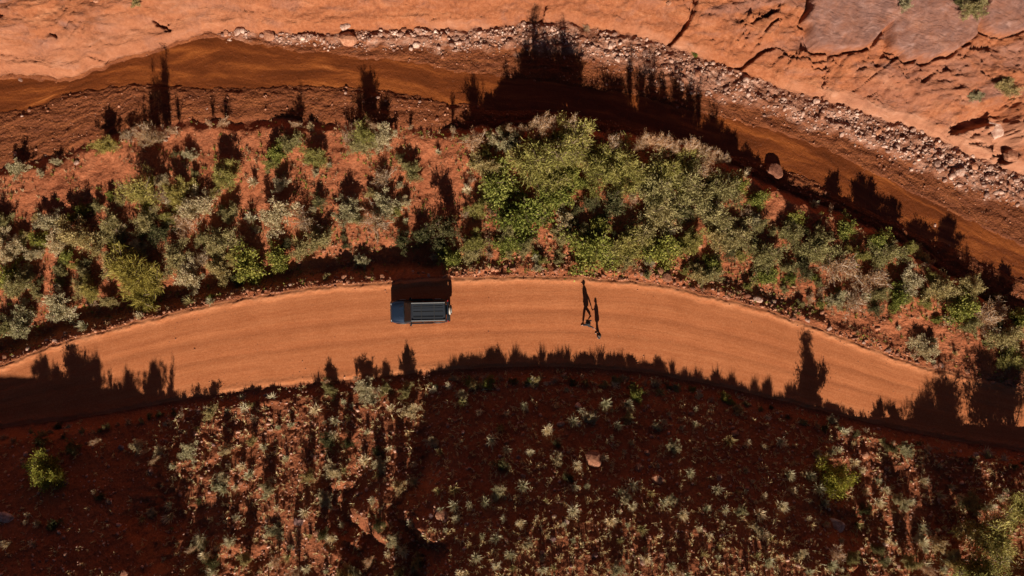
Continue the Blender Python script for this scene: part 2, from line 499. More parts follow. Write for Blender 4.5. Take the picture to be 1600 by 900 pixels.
def mat_plain(name, col, rough=.6, metal=0.0, coat=0.0, nz=.12, bmp=0.0, scale=12):
    m, nt, p = newmat(name); ob, uv = coords(nt)
    n = noise(nt, ob, scale, 4, .6)
    c = mixc(nt, n, tuple(v * (1 - nz) for v in col), tuple(min(1, v * (1 + nz)) for v in col))
    nt.links.new(c, p.inputs['Base Color'])
    p.inputs['Roughness'].default_value = rough; p.inputs['Metallic'].default_value = metal; p.inputs['Coat Weight'].default_value = coat
    if bmp: nt.links.new(bump(nt, n, .4, bmp), p.inputs['Normal'])
    return m


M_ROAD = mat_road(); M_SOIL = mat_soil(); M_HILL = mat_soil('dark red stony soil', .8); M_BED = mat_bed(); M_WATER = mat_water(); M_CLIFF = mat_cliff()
M_RED = mat_rock('red sandstone rock', (.20, .065, .03), (.36, .14, .07), (.50, .24, .14))
M_PINK = mat_rock('pale pink rock', (.24, .105, .070), (.44, .25, .175), (.68, .50, .40))
M_TAN = mat_rock('tan pink gravel', (.26, .10, .06), (.48, .24, .155), (.68, .42, .31))
M_PURP = mat_rock('purple brown rock', (.14, .065, .05), (.24, .12, .10), (.34, .19, .16))

LEAF = {
    'feathery': mat_leaf('feathery green foliage', [(.15, (0.143, 0.138, 0.032)), (.5, (0.351, 0.318, 0.092)), (.85, (0.572, 0.504, 0.194))]),
    'olive': mat_leaf('olive grey foliage', [(.15, (0.169, 0.145, 0.056)), (.5, (0.375, 0.320, 0.143)), (.85, (0.605, 0.524, 0.277))]),
    'sage': mat_leaf('silvery sage foliage', [(.15, (0.234, 0.205, 0.121)), (.5, (0.515, 0.450, 0.281)), (.85, (0.765, 0.684, 0.462))]),
    'leafy': mat_leaf('bright green leaves', [(.15, (0.085, 0.102, 0.019)), (.5, (0.240, 0.258, 0.056)), (.85, (0.468, 0.444, 0.130))]),
    'broom': mat_leaf('yellow green fine foliage', [(.15, (0.169, 0.138, 0.026)), (.5, (0.429, 0.342, 0.081)), (.85, (0.624, 0.504, 0.162))]),
    'juniper': mat_leaf('yellow green dense foliage', [(.15, (0.08, 0.09, 0.014)), (.5, (0.25, 0.26, 0.040)), (.85, (0.43, 0.41, 0.095))]),
    'straw': mat_leaf('dry straw blades', [(.15, (0.390, 0.252, 0.119)), (.5, (0.754, 0.564, 0.313)), (.85, (0.850, 0.800, 0.518))]),
    'pale': mat_leaf('pale grey green grass blades', [(.15, (.30, .25, .15)), (.5, (.64, .58, .40)), (.85, (.82, .78, .60))]),
    'dry': mat_leaf('dry tan twigs and leaves', [(.15, (0.221, 0.121, 0.059)), (.5, (0.442, 0.285, 0.156)), (.85, (0.663, 0.486, 0.311))]),
    'dark': mat_leaf('dark green foliage', [(.15, (0.046, 0.050, 0.019)), (.5, (0.130, 0.126, 0.052)), (.85, (0.286, 0.264, 0.130))]),
}
M_BARK = mat_plain('grey brown bark', (.20, .13, .085), .9, nz=.4, bmp=.02)
M_DEAD = mat_plain('bleached dead wood', (.55, .41, .30), .85, nz=.35, bmp=.02)


# ------------------------------------------------------------------ object helpers
def mesh_np(name, V, F, mats, smooth=False):
    """V (n,3) array, F (m,k) array with k constant"""
    V = np.asarray(V, np.float32); F = np.asarray(F, np.int32)
    me = bpy.data.meshes.new(name)
    me.vertices.add(len(V)); me.vertices.foreach_set('co', V.ravel())
    k = F.shape[1]
    me.loops.add(F.size); me.loops.foreach_set('vertex_index', F.ravel())
    me.polygons.add(len(F)); me.polygons.foreach_set('loop_start', np.arange(0, F.size, k, dtype=np.int32))
    me.polygons.foreach_set('loop_total', np.full(len(F), k, np.int32))
    if smooth: me.polygons.foreach_set('use_smooth', np.ones(len(F), bool))
    me.update(calc_edges=True)
    for m in (mats if isinstance(mats, (list, tuple)) else [mats]): me.materials.append(m)
    return me


def obj(name, me, parent=None, loc=None):
    o = bpy.data.objects.new(name, me); COL.objects.link(o)
    if parent is not None: o.parent = parent
    if loc is not None: o.location = loc
    return o


def empty(name, loc=(0, 0, 0), rz=0):
    o = bpy.data.objects.new(name, None); COL.objects.link(o); o.location = loc; o.rotation_euler = (0, 0, rz); o.empty_display_size = .3
    return o


def tag(o, label=None, cat=None, group=None, kind=None):
    if label: o['label'] = label
    if cat: o['category'] = cat
    if group: o['group'] = group
    if kind: o['kind'] = kind
    return o


# ------------------------------------------------------------------ the land, as strips that share their edges
fine = np.arange(-45, 45.001, .086)
outer = 45 + np.cumsum(np.geomspace(.15, 9, 28))
XS = np.concatenate([-outer[::-1], fine, outer])


def strip(name, flo, fhi, klo, khi, tv, mat, attrs=None, lo_abs=None, hi_abs=None):
    X = np.repeat(XS[None, :], len(tv), 0)
    lo = flo(XS) if flo else None; hi = fhi(XS) if fhi else None
    if flo and fhi:
        Y = lo[None, :] + (hi - lo)[None, :] * tv[:, None]
    elif flo:
        Y = lo[None, :] + tv[:, None]
    else:
        Y = hi[None, :] + tv[:, None]
    Z = ground_at(X, Y)
    nr, nc = X.shape
    V = np.stack([X, Y, Z], -1).reshape(-1, 3)
    idx = np.arange(nr * nc).reshape(nr, nc)
    F = np.stack([idx[:-1, :-1], idx[:-1, 1:], idx[1:, 1:], idx[1:, :-1]], -1).reshape(-1, 4)
    me = mesh_np(name, V, F, mat, True)
    ref = lo if flo else hi
    if flo and fhi:
        U = np.stack([X, (tv[:, None] * np.mean(hi - lo)) + 0 * X], -1).reshape(-1, 2)
    else:
        U = np.stack([X, Y - ref[None, :]], -1).reshape(-1, 2)
    uvl = me.uv_layers.new(name='UVMap')
    uvl.data.foreach_set('uv', U[F.ravel()].astype(np.float32).ravel())
    if attrs:
        for an, fn in attrs.items():
            at = me.attributes.new(an, 'FLOAT', 'POINT')
            at.data.foreach_set('value', fn(X, Y, Z).astype(np.float32).ravel())
    o = obj(name, me)
    o['kind'] = 'structure'
    return o


def rows(n): return np.linspace(0, 1, n)


far_up = np.concatenate([np.arange(0, 16.5, .09), 17 + np.cumsum(np.geomspace(.1, 8, 30))])
far_dn = -np.concatenate([np.arange(0, 18, .09), 18 + np.cumsum(np.geomspace(.12, 8, 30))])[::-1]


def rub_attr(X, Y, Z):
    B = cB(X)
    f = fbm(X * .6, Y * 1.4, 4, 120)
    fade = sst(-26, -22, X)
    return np.clip(sst(-.5, .35, Y - B + .7 * f), 0, 1) * fade * (.45 + .55 * sst(-.4, .4, fbm(X * .35, Y * 1.1, 4, 127)))


def pale_attr(X, Y, Z):
    dl = Y - cA(X)
    f = fbm(X * .35, Y * .8, 4, 130)
    p = sst(-15, -28, X) * sst(4.0, 1.2, dl + 1.3 * f) * .38                  # smooth pale foot on the left
    p = np.maximum(p, sst(.75, .35, dl + .35 * f) * sst(-16, -10, X) * .6 * sst(-.1, .5, fbm(X * .12, Y * 0, 3, 131)))
    bx, by = unproj(1545, 215, 0.5)
    p = np.maximum(p, sst(1.1, .75, np.hypot((X - bx) / 3.4, (Y - by) / 1.9) + .25 * f))
    p = np.maximum(p, sst(1.0, .5, dl + .2 * f) * sst(24, 26, X) * .9)
    return p


def varn_attr(X, Y, Z):
    f = fbm(X * .22, Y * .7, 4, 140)
    v = slab_mask(X, Y)
    v = np.maximum(v, sst(.15, .6, f) * .6 * sst(1, 3, Y - cA(X)))
    bx, by = unproj(1440, 130, 1.0)
    v = np.maximum(v, .35 * sst(1.1, .4, np.hypot((X - bx) / 5.5, (Y - by) / 2.6)))
    return v


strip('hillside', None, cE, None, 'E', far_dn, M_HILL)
def track_attr(X, Y, Z):
    E, D = cE(X), cD(X); t = (Y - E) / (D - E); w = .05 * gn(X * .05, X * 0, 7); r = np.zeros(X.shape)
    for c0_, wd, a in ((.24, .035, .45), (.40, .05, .8), (.60, .05, .8), (.76, .035, .5), (.50, .02, .35)):
        r = np.maximum(r, a * np.exp(-((t - c0_ - w) / wd) ** 2) * (.45 + .9 * np.clip(fbm(X * .25, t * 22, 3, 160) + .4, 0, 1)))
    return np.clip(r, 0, 1) * .75


def dust_attr(X, Y, Z):
    E, D = cE(X), cD(X); f = fbm(X * .6, Y * 2.5, 4, 165)
    return np.clip(np.exp(-((D - Y) / .55) ** 2) * (.6 + .6 * f) + np.exp(-((Y - E) / .45) ** 2) * (.35 + .5 * f), 0, .8)


strip('dirt_road', cE, cD, None, None, rows(105), M_ROAD, {'track': track_attr, 'dust': dust_attr})
strip('river_bank', cD, cC, None, None, rows(150), M_SOIL)
strip('riverbed', cC, cA, None, None, rows(95), M_BED, {'rubble': rub_attr})
strip('sandstone_cliff', cA, None, None, None, far_up, M_CLIFF, {'pale': pale_attr, 'varnish': varn_attr})

# water: its own sheet, level across, ending in the banks
tvw = rows(60)
Xw = np.repeat(XS[None, :], 60, 0)
w2 = cW2(XS) - .05; w1 = cW1(XS) + .05
Yw = w2[None, :] + (w1 - w2)[None, :] * tvw[:, None]
Zw = -1.768 + .008 * fbm(Xw * 2.2, Yw * 4.5, 3, 150)
idx = np.arange(Xw.size).reshape(Xw.shape)
Fw = np.stack([idx[:-1, :-1], idx[:-1, 1:], idx[1:, 1:], idx[1:, :-1]], -1).reshape(-1, 4)
mw = mesh_np('stream', np.stack([Xw, Yw, Zw], -1).reshape(-1, 3), Fw, M_WATER, True)
Uw = np.stack([Xw, tvw[:, None] * 3.0 + 0 * Xw], -1).reshape(-1, 2)
mw.uv_layers.new(name='UVMap').data.foreach_set('uv', Uw[Fw.ravel()].astype(np.float32).ravel())
tag(obj('stream', mw), kind='structure')

# ------------------------------------------------------------------ small geometry builders
def tubes(segs, sides=3):
    """segs: list of (p0, p1, r0, r1) -> V, F quads"""
    P0 = np.array([s[0] for s in segs]); P1 = np.array([s[1] for s in segs]); r0 = np.array([s[2] for s in segs]); r1 = np.array([s[3] for s in segs])
    d = P1 - P0; d /= np.linalg.norm(d, axis=1)[:, None] + 1e-9
    up = np.where(np.abs(d[:, 2:3]) > .9, np.array([[1., 0, 0]]), np.array([[0, 0, 1.]]))
    a = np.cross(d, up); a /= np.linalg.norm(a, axis=1)[:, None]; b = np.cross(d, a)
    V = []
    for P, r in ((P0, r0), (P1, r1)):
        for k in range(sides):
            t = 2 * math.pi * k / sides
            V.append(P + (a * math.cos(t) + b * math.sin(t)) * r[:, None])
    V = np.stack(V, 1)
    n = len(segs); base = (np.arange(n) * 2 * sides)[:, None]
    F = []
    for k in range(sides):
        k2 = (k + 1) % sides
        F.append(base + np.array([[k, k2, sides + k2, sides + k]]))
    return V.reshape(-1, 3), np.concatenate(F, 0)


def blades(P, Dr, L, W, rs):
    """narrow leaves: diamond of two triangles as one quad"""
    n = len(P)
    Dr = Dr / (np.linalg.norm(Dr, axis=1)[:, None] + 1e-9)
    rnd = rs.normal(size=(n, 3)); s = np.cross(Dr, rnd); s /= np.linalg.norm(s, axis=1)[:, None] + 1e-9
    L = np.asarray(L).reshape(-1, 1) * np.ones((n, 1)); W = np.asarray(W).reshape(-1, 1) * np.ones((n, 1))
    mid = P + Dr * L * .45
    V = np.stack([P, mid + s * W * .5, P + Dr * L, mid - s * W * .5], 1).reshape(-1, 3)
    F = (np.arange(n) * 4)[:, None] + np.array([[0, 1, 2, 3]])
    return V, F


def shrub_geo(seed, height_=1.0, n_stem=9, spread=1.0, twigs=14, leaves=22, ll=.07, lw=.022, up=.4, clump=.09, bare=.25, sub=0, flat=1.0, along=.35):
    """a bush of radius ~1: returns stems (V,F) and foliage (V,F)"""
    rs = np.random.default_rng(seed)
    segs = []; LP = []; LD = []
    for i in range(n_stem):
        az = 2 * math.pi * (i + rs.uniform(-.4, .4)) / n_stem * (1 if i < n_stem * .65 else 1.7)
        inc = (rs.uniform(.35, 1.0) if i < n_stem * .65 else rs.uniform(.0, .45)) * spread
        L = rs.uniform(.75, 1.08)
        p = np.array([rs.normal() * .04, rs.normal() * .04, -.05])
        tip = np.array([math.cos(az) * inc * L, math.sin(az) * inc * L, height_ * math.sqrt(max(.08, 1 - (min(inc, .97)) ** 2)) * rs.uniform(.75, 1.05) * L])
        ctrl = np.array([tip[0] * .35, tip[1] * .35, tip[2] * .62])
        pts = [(1 - t) ** 2 * p + 2 * t * (1 - t) * ctrl + t * t * tip + rs.normal(size=3) * .02 for t in np.linspace(0, 1, 6)]
        for a, b, k in zip(pts[:-1], pts[1:], range(5)):
            segs.append((a, b, .030 * (1 - k * .17), .030 * (1 - (k + 1) * .17)))
        for j in range(twigs):
            t = rs.uniform(bare, 1.0); fi = t * 5; k = min(int(fi), 4); q = pts[k] + (pts[k + 1] - pts[k]) * (fi - k)
            main = pts[k + 1] - pts[k]; main = main / np.linalg.norm(main)
            out = rs.normal(size=3); out[2] = out[2] * .5 + up
            dirv = main * .6 + out * .7; dirv /= np.linalg.norm(dirv)
            tl = rs.uniform(.14, .38) * (1.15 - t * .35)
            q2 = q + dirv * tl
            q2[2] = max(q2[2], .03)
            segs.append((q, q2 + dirv * tl * (rs.uniform(.1, .6) if j % 3 == 0 else 0), .012, .005))
            m = rs.poisson(leaves * 1.9)
            if m:
                tt = rs.uniform(along, 1.05, m)[:, None]
                LP.append(q + (q2 - q) * tt + rs.normal(size=(m, 3)) * clump * np.array([1, 1, .7]))
                LD.append(dirv[None] * .8 + rs.normal(size=(m, 3)) * .55 + np.array([0, 0, up * .5]))
    P = np.concatenate(LP); D = np.concatenate(LD)
    P[:, 2] = np.maximum(P[:, 2], .02)
    V, F = blades(P, D, rs.uniform(.6, 1.3, len(P)) * ll, rs.uniform(.7, 1.3, len(P)) * lw, rs)
    return tubes(segs), (V, F)


def tuft_geo(seed, n=70, h=1.0, w=.05, open_=.75):
    rs = np.random.default_rng(seed)
    az = rs.uniform(0, 2 * math.pi, n); inc = np.abs(rs.normal(0, .55, n)) * open_ + .1
    L = rs.uniform(.55, 1.05, n) * h
    base = np.stack([rs.normal(0, .09, n), rs.normal(0, .09, n), np.full(n, -.05)], 1)
    d1 = np.stack([np.cos(az) * np.sin(inc), np.sin(az) * np.sin(inc), np.cos(inc)], 1)
    inc2 = inc + rs.uniform(.1, .6, n)
    d2 = np.stack([np.cos(az) * np.sin(inc2), np.sin(az) * np.sin(inc2), np.cos(inc2)], 1)
    s = np.stack([-np.sin(az), np.cos(az), rs.normal(0, .5, n)], 1) * w * .5
    mid = base + d1 * (L * .55)[:, None]; tip = mid + d2 * (L * .5)[:, None]
    V = np.stack([base - s * .5, base + s * .5, mid + s, mid - s, tip + s * .15, tip - s * .15], 1).reshape(-1, 3)
    b = (np.arange(n) * 6)[:, None]
    F = np.concatenate([b + np.array([[0, 1, 2, 3]]), b + np.array([[3, 2, 4, 5]])])
    return V, F


def rock_bm(seed, sub=2, flat=.6, cut=5):
    rs = random.Random(seed)
    bm = bmesh.new(); bmesh.ops.create_icosphere(bm, subdivisions=sub, radius=1)
    planes = [(Vector((rs.gauss(0, 1), rs.gauss(0, 1), rs.gauss(0, .8))).normalized(), rs.uniform(.55, .85)) for _ in range(cut)]
    o = Vector((rs.uniform(0, 50), rs.uniform(0, 50), 0))
    from mathutils import noise as mn
    for v in bm.verts:
        for n, d in planes:
            k = v.co.dot(n)
            if k > d: v.co -= n * (k - d)
        v.co *= 1 + .13 * mn.noise(v.co * 2 + o) + .05 * mn.noise(v.co * 6 + o)
        v.co.z *= flat
    me = bpy.data.meshes.new('rock'); bm.to_mesh(me); bm.free()
    return me


ROCKS = {}
for kk, mm in (('red', M_RED), ('pink', M_PINK), ('purple', M_PURP)):
    ROCKS[kk] = []
    for s in range(6):
        me = rock_bm(s * 7 + len(kk), 2, [.55, .7, .45, .6, .8, .5][s]); me.materials.append(mm)
        ROCKS[kk].append(me)

# ------------------------------------------------------------------ landmarks used to word the labels
LM = [('the parked dark SUV', 655, 487), ('the walking couple', 926, 515), ('the big reddish boulder', 928, 716), ('the yellow green tree on the slope', 1302, 752),
      ('the yellow green bush at lower left', 75, 735), ('the round bush below the SUV', 640, 640), ('the pale slab at lower right', 1304, 822), ('the grey boulder at left edge', 12, 808),
      ('the twin purple rock domes', 1410, 30), ('the feathery green tree at upper left', 218, 303), ('the yellow green broom bush', 205, 430), ('the tall feathery trees', 885, 240),
      ('the bare sand patch', 680, 280), ('the red fallen slab by the road', 1040, 430), ('the dark block in the stream bank', 1207, 268), ('the pale rock hollow at right', 1545, 200),
      ('the bottom right corner tree', 1560, 840), ('the bottom left corner', 0, 900), ('the bottom centre edge', 800, 900), ('the top left corner', 0, 0), ('the cave rock at cliff foot', 540, 55),
      ('the grey bush on the road bend', 1450, 540), ('the rubble at right edge', 1560, 270), ('the big tree shadow in the stream', 850, 110), ('the left edge of the road', 0, 600),
      ('the lit gravel strip', 480, 800), ('the right end of the road', 1590, 640), ('the olive thicket', 1080, 300), ('the grey twiggy thicket', 1340, 420), ('the sage cluster at left', 60, 480),
      ('the bright green bush near the road', 395, 410), ('the striped lit slope at right', 1440, 760), ('the shaded middle slope', 1100, 640), ('the pale cliff foot at left', 100, 100),
      ('the dark gully at lower left', 200, 820), ('the shaded slope under the road', 760, 640), ('the small tree by the stream', 575, 205), ('the curving cliff crack', 1070, 35)]
ITEMS = []   # (obj, look, px, py)
DIRS = ['right of', 'upper right of', 'above', 'upper left of', 'left of', 'lower left of', 'below', 'lower right of']
ORD = ['nearest', 'second', 'third', 'fourth', 'fifth', 'sixth', 'seventh', 'eighth', 'ninth', 'tenth', 'eleventh', 'twelfth', 'thirteenth', 'fourteenth', 'fifteenth', 'sixteenth',
       'seventeenth', 'eighteenth', 'nineteenth', 'twentieth']


FULL = set()


def register(o, look, px, py): ITEMS.append((o, look, px, py))


def write_labels():
    from collections import defaultdict
    g = defaultdict(list)
    for o, look, px, py in ITEMS:
        own = [i for i, l in enumerate(LM) if math.hypot(px - l[1], py - l[2]) > 16]
        i = min(own, key=lambda i: math.hypot(px - LM[i][1], py - LM[i][2]))
        a = math.atan2(-(py - LM[i][2]), px - LM[i][1]); d = int(round(a / (math.pi / 4))) % 8
        g[(look, i, d)].append((math.hypot(px - LM[i][1], py - LM[i][2]), o))
    for (look, i, d), lst in g.items():
        lst.sort(key=lambda t: t[0])
        for n, (_, o) in enumerate(lst):
            if look in FULL: s = look
            elif len(lst) == 1: s = f'{look} {DIRS[d]} {LM[i][0]}'
            else: s = f'{look}, {ORD[min(n, 19)]} {DIRS[d]} {LM[i][0]}'
            o['label'] = s


ZI = 'shrubs between the road and the stream'
# ------------------------------------------------------------------ shrub kinds: prototypes (never linked twice) and copies
KIND = {
    'feathery': dict(look='feathery green', part='shrub', leaf='feathery', var=3, geo=dict(height_=1.15, n_stem=15, twigs=22, leaves=17, ll=.115, lw=.020, up=.45, clump=.045, bare=.3)),
    'olive': dict(look='olive grey', leaf='olive', var=4, geo=dict(height_=.9, n_stem=13, twigs=18, leaves=16, ll=.095, lw=.026, up=.35, clump=.05, bare=.25)),
    'sage': dict(look='silvery grey', leaf='sage', var=4, geo=dict(height_=.75, n_stem=14, twigs=15, leaves=17, ll=.085, lw=.032, up=.5, clump=.05, bare=.3)),
    'leafy': dict(look='bright green leafy', leaf='leafy', var=4, geo=dict(height_=.85, n_stem=12, twigs=13, leaves=13, ll=.10, lw=.055, up=.35, clump=.07, bare=.3)),
    'broom': dict(look='yellow green fine leaved', leaf='broom', var=2, geo=dict(height_=.8, n_stem=20, twigs=20, leaves=17, ll=.16, lw=.016, up=.2, clump=.04, bare=.25)),
    'dry': dict(look='dry tan twiggy', leaf='dry', var=4, geo=dict(height_=.75, n_stem=13, twigs=16, leaves=6, ll=.10, lw=.016, up=.4, clump=.05, bare=.2)),
    'dark': dict(look='dark green', leaf='dark', var=3, geo=dict(height_=.8, n_stem=11, twigs=12, leaves=14, ll=.09, lw=.032, up=.4, clump=.06, bare=.25)),
    'reed': dict(look='thin bare stemmed', leaf='dry', var=3, geo=dict(height_=3.2, n_stem=12, spread=.9, twigs=24, leaves=5, ll=.16, lw=.018, up=.9, clump=.06, bare=.25)),
    'juniper': dict(look='yellow green dense', leaf='juniper', var=3, geo=dict(height_=1.35, n_stem=12, twigs=17, leaves=24, ll=.075, lw=.036, up=.3, clump=.075, bare=.22)),
    'tall': dict(look='tall feathery', leaf='feathery', var=3, geo=dict(height_=2.1, n_stem=18, spread=.85, twigs=22, leaves=9, ll=.13, lw=.020, up=.55, clump=.055, bare=.3)),
}
PROTO = {}
for k, d in KIND.items():
    PROTO[k] = []
    for v in range(d['var']):
        (sv, sf), (fv, ff) = shrub_geo(100 + v * 17 + len(k) * 3 + ord(k[0]), **d['geo'])
        sm = mesh_np('stem', sv, sf, M_DEAD if k in ('dry', 'reed', 'sage') else M_BARK)
        fm = mesh_np('foliage', fv, ff, LEAF[d['leaf']])
        PROTO[k].append((sm, fm))


def shrub(kind, px, py, r_px, hgt=None, tree=False, rnd=random, look=None, group=None, up_frac=.55):
    geo_h = KIND[kind]['geo']['height_']
    z = 0
    x, y, z = place(px, py, 0)
    k = (CAM_H - z) / PX
    s = r_px * k * (1.17 if group == ZI else 1.2)
    sz = s if hgt is None else hgt / geo_h
    x, y, z = place(px, py, sz * geo_h * up_frac)
    name = ('feathery_tree' if tree and kind in ('feathery', 'tall') else 'small_tree' if tree else 'grey_shrub' if kind == 'sage' else 'dry_shrub' if kind in ('dry', 'reed') else 'green_shrub')
    e = empty(name, (x, y, z - .02), rnd.uniform(0, 6.28))
    e.scale = (s, s, sz)
    e.rotation_euler = (rnd.uniform(-.08, .08), rnd.uniform(-.08, .08), rnd.uniform(0, 6.28))
    sm, fm = PROTO[kind][rnd.randrange(KIND[kind]['var'])]
    obj('trunk' if tree else 'stem', sm, e)
    obj('crown' if tree else 'foliage', fm, e)
    size = 'small' if r_px < 13 else 'large' if r_px > 32 else 'medium'
    lk = look or f"{size} {KIND[kind]['look']} {'tree' if tree else 'shrub'}"
    tag(e, None, 'tree' if tree else 'shrub', group)
    register(e, lk, px, py)
    return e


BIG = [  # kind, px, py, r px, height m, tree
    ('tall', 218, 300, 36, 3.4, 1), ('broom', 205, 432, 52, 1.9, 0), ('sage', 76, 343, 24, None, 0), ('sage', 86, 482, 30, None, 0), ('sage', 38, 505, 27, None, 0), ('olive', 30, 450, 28, None, 0),
    ('olive', 120, 375, 34, None, 0), ('olive', 168, 350, 28, 1.3, 0), ('leafy', 58, 378, 16, None, 0), ('sage', 300, 432, 27, None, 0), ('olive', 268, 405, 30, 1.4, 0), ('feathery', 344, 276, 29, 1.7, 0),
    ('sage', 310, 326, 30, None, 0), ('sage', 428, 332, 32, None, 0), ('olive', 345, 385, 30, None, 0), ('leafy', 392, 412, 36, 1.5, 0), ('leafy', 430, 405, 24, None, 0), ('dry', 480, 345, 25, None, 0),
    ('sage', 538, 328, 28, None, 0), ('dry', 588, 342, 32, None, 0), ('sage', 600, 322, 26, None, 0), ('olive', 500, 380, 25, None, 0), ('tall', 572, 208, 24, 2.7, 1), ('olive', 455, 226, 22, 1.2, 0),
    ('leafy', 430, 236, 20, 1.1, 0), ('feathery', 490, 240, 22, 1.2, 0), ('olive', 560, 232, 20, None, 0), ('olive', 640, 268, 20, None, 0), ('dry', 600, 280, 22, None, 0), ('sage', 440, 290, 16, None, 0),
    ('dry', 745, 222, 24, 1.6, 0), ('olive', 762, 258, 28, 1.4, 0), ('leafy', 770, 292, 40, 1.5, 0), ('feathery', 745, 322, 18, None, 0), ('leafy', 812, 332, 44, 1.7, 0), ('feathery', 832, 262, 48, 3.0, 1),
    ('tall', 862, 238, 54, 4.6, 1), ('tall', 905, 220, 44, 3.8, 1), ('feathery', 930, 262, 40, 2.6, 1), ('leafy', 868, 300, 36, 2.0, 0), ('feathery', 985, 262, 42, 2.4, 0), ('olive', 1035, 292, 50, 2.2, 0),
    ('olive', 1088, 288, 48, 2.2, 0), ('feathery', 1045, 262, 40, 2.5, 0), ('olive', 1020, 330, 42, 1.8, 0), ('leafy', 925, 382, 44, 1.5, 0), ('feathery', 978, 378, 38, 1.5, 0), ('leafy', 1032, 386, 36, 1.5, 0),
    ('olive', 1112, 342, 42, 1.7, 0), ('olive', 1150, 365, 32, 1.3, 0), ('olive', 1130, 300, 34, 1.8, 0), ('leafy', 1184, 308, 18, 1.0, 0), ('leafy', 1240, 338, 16, .8, 0), ('olive', 1200, 392, 34, 1.3, 0),
    ('leafy', 1198, 428, 22, .9, 0), ('olive', 1275, 398, 38, 1.5, 0), ('dry', 1312, 412, 38, 1.4, 0), ('dry', 1360, 432, 34, 1.3, 0), ('leafy', 1370, 372, 24, 1.1, 0), ('olive', 1385, 402, 34, 1.4, 0),
    ('sage', 1418, 440, 26, 1.1, 0), ('leafy', 1400, 462, 22, 1.0, 0), ('olive', 1470, 458, 30, 1.3, 0), ('leafy', 1500, 478, 34, 1.4, 0), ('dry', 1332, 470, 28, 1.0, 0), ('sage', 1448, 540, 24, .8, 0),
    ('dry', 1540, 500, 30, 1.1, 0), ('olive', 1572, 522, 28, 1.2, 0), ('leafy', 1595, 500, 22, 1.1, 0), ('feathery', 1578, 568, 24, .8, 0), ('leafy', 1320, 356, 20, 1.0, 0), ('olive', 1232, 370, 26, 1.1, 0),
    ('leafy', 705, 408, 22, .9, 0), ('olive', 740, 400, 24, .9, 0), ('sage', 20, 395, 24, None, 0), ('leafy', 8, 430, 24, None, 0), ('dark', 250, 360, 24, 1.2, 0), ('olive', 232, 345, 26, 1.3, 0),
    ('dark', 702, 355, 26, 2.4, 0), ('dark', 660, 372, 24, 1.2, 0), ('dark', 690, 385, 22, 1.0, 0), ('dark', 630, 380, 20, 1.0, 0), ('leafy', 790, 378, 24, .9, 0), ('olive', 0, 340, 22, None, 0), ('dry', 285, 350, 26, None, 0), ('sage', 885, 345, 18, None, 0),
    ('dark', 955, 320, 30, 1.5, 0), ('dark', 1065, 330, 26, 1.3, 0), ('feathery', 870, 215, 26, 2.6, 0), ('sage', 800, 225, 20, 1.6, 0), ('dry', 960, 232, 24, 2.0, 0), ('dry', 1100, 262, 24, 1.8, 0),
    ('leafy', 1150, 290, 20, 1.2, 0), ('dark', 1260, 420, 24, 1.1, 0), ('reed', 237, 210, 20, 3.9, 0), ('reed', 244, 212, 15, 3.2, 0), ('reed', 229, 212, 14, 3.0, 0), ('reed', 252, 208, 12, 2.4, 0), ('reed', 222, 214, 13, 2.6, 0), ('reed', 580, 196, 14, 2.6, 0), ('reed', 465, 192, 11, 1.9, 0), ('reed', 345, 190, 12, 1.5, 0),
    ('reed', 706, 206, 8, 1.2, 0), ('reed', 1015, 222, 18, 3.2, 0), ('reed', 1078, 236, 18, 3.3, 0), ('reed', 846, 196, 19, 5.9, 0), ('reed', 812, 200, 13, 2.8, 0), ('reed', 892, 200, 18, 5.0, 0),
    ('reed', 1170, 268, 9, 1.2, 0), ('reed', 1300, 325, 9, 1.0, 0), ('reed', 640, 198, 7, .9, 0), ('reed', 270, 204, 9, 1.6, 0), ('reed', 215, 216, 8, 1.6, 0), ('reed', 325, 194, 8, 1.1, 0),
    ('leafy', 1238, 436, 12, None, 0), ('reed', 950, 208, 8, 1.8, 0), ('reed', 1050, 230, 9, 2.0, 0), ('reed', 560, 198, 8, 1.7, 0), ('reed', 1110, 244, 16, 3.0, 0), ('reed', 1000, 220, 16, 3.4, 0), ('reed', 1038, 228, 18, 3.6, 0), ('reed', 1058, 232, 16, 3.0, 0), ('reed', 1095, 240, 18, 3.4, 0), ('reed', 1125, 250, 14, 2.4, 0), ('reed', 796, 202, 11, 2.1, 0), ('reed', 868, 198, 16, 4.6, 0), ('reed', 826, 198, 15, 4.6, 0), ('reed', 918, 203, 13, 2.6, 0),
]
for (k, a, b, r, h, tr) in BIG:
    shrub(k, a, b, r, h, bool(tr), group=ZI if not tr else 'feathery trees above the stream')

# plants on the cliff
for (k, a, b, r, h) in [('olive', 1524, 8, 24, .9), ('sage', 1418, 6, 14, .6), ('olive', 1572, 138, 22, .7), ('sage', 1526, 152, 12, .5), ('dry', 918, 42, 10, .4), ('leafy', 1085, 86, 6, .25),
                        ('olive', 210, 3, 9, .4), ('dark', 1500, 4, 12, .6)]:
    shrub(k, a, b, r, h, group='shrubs growing on the cliff')

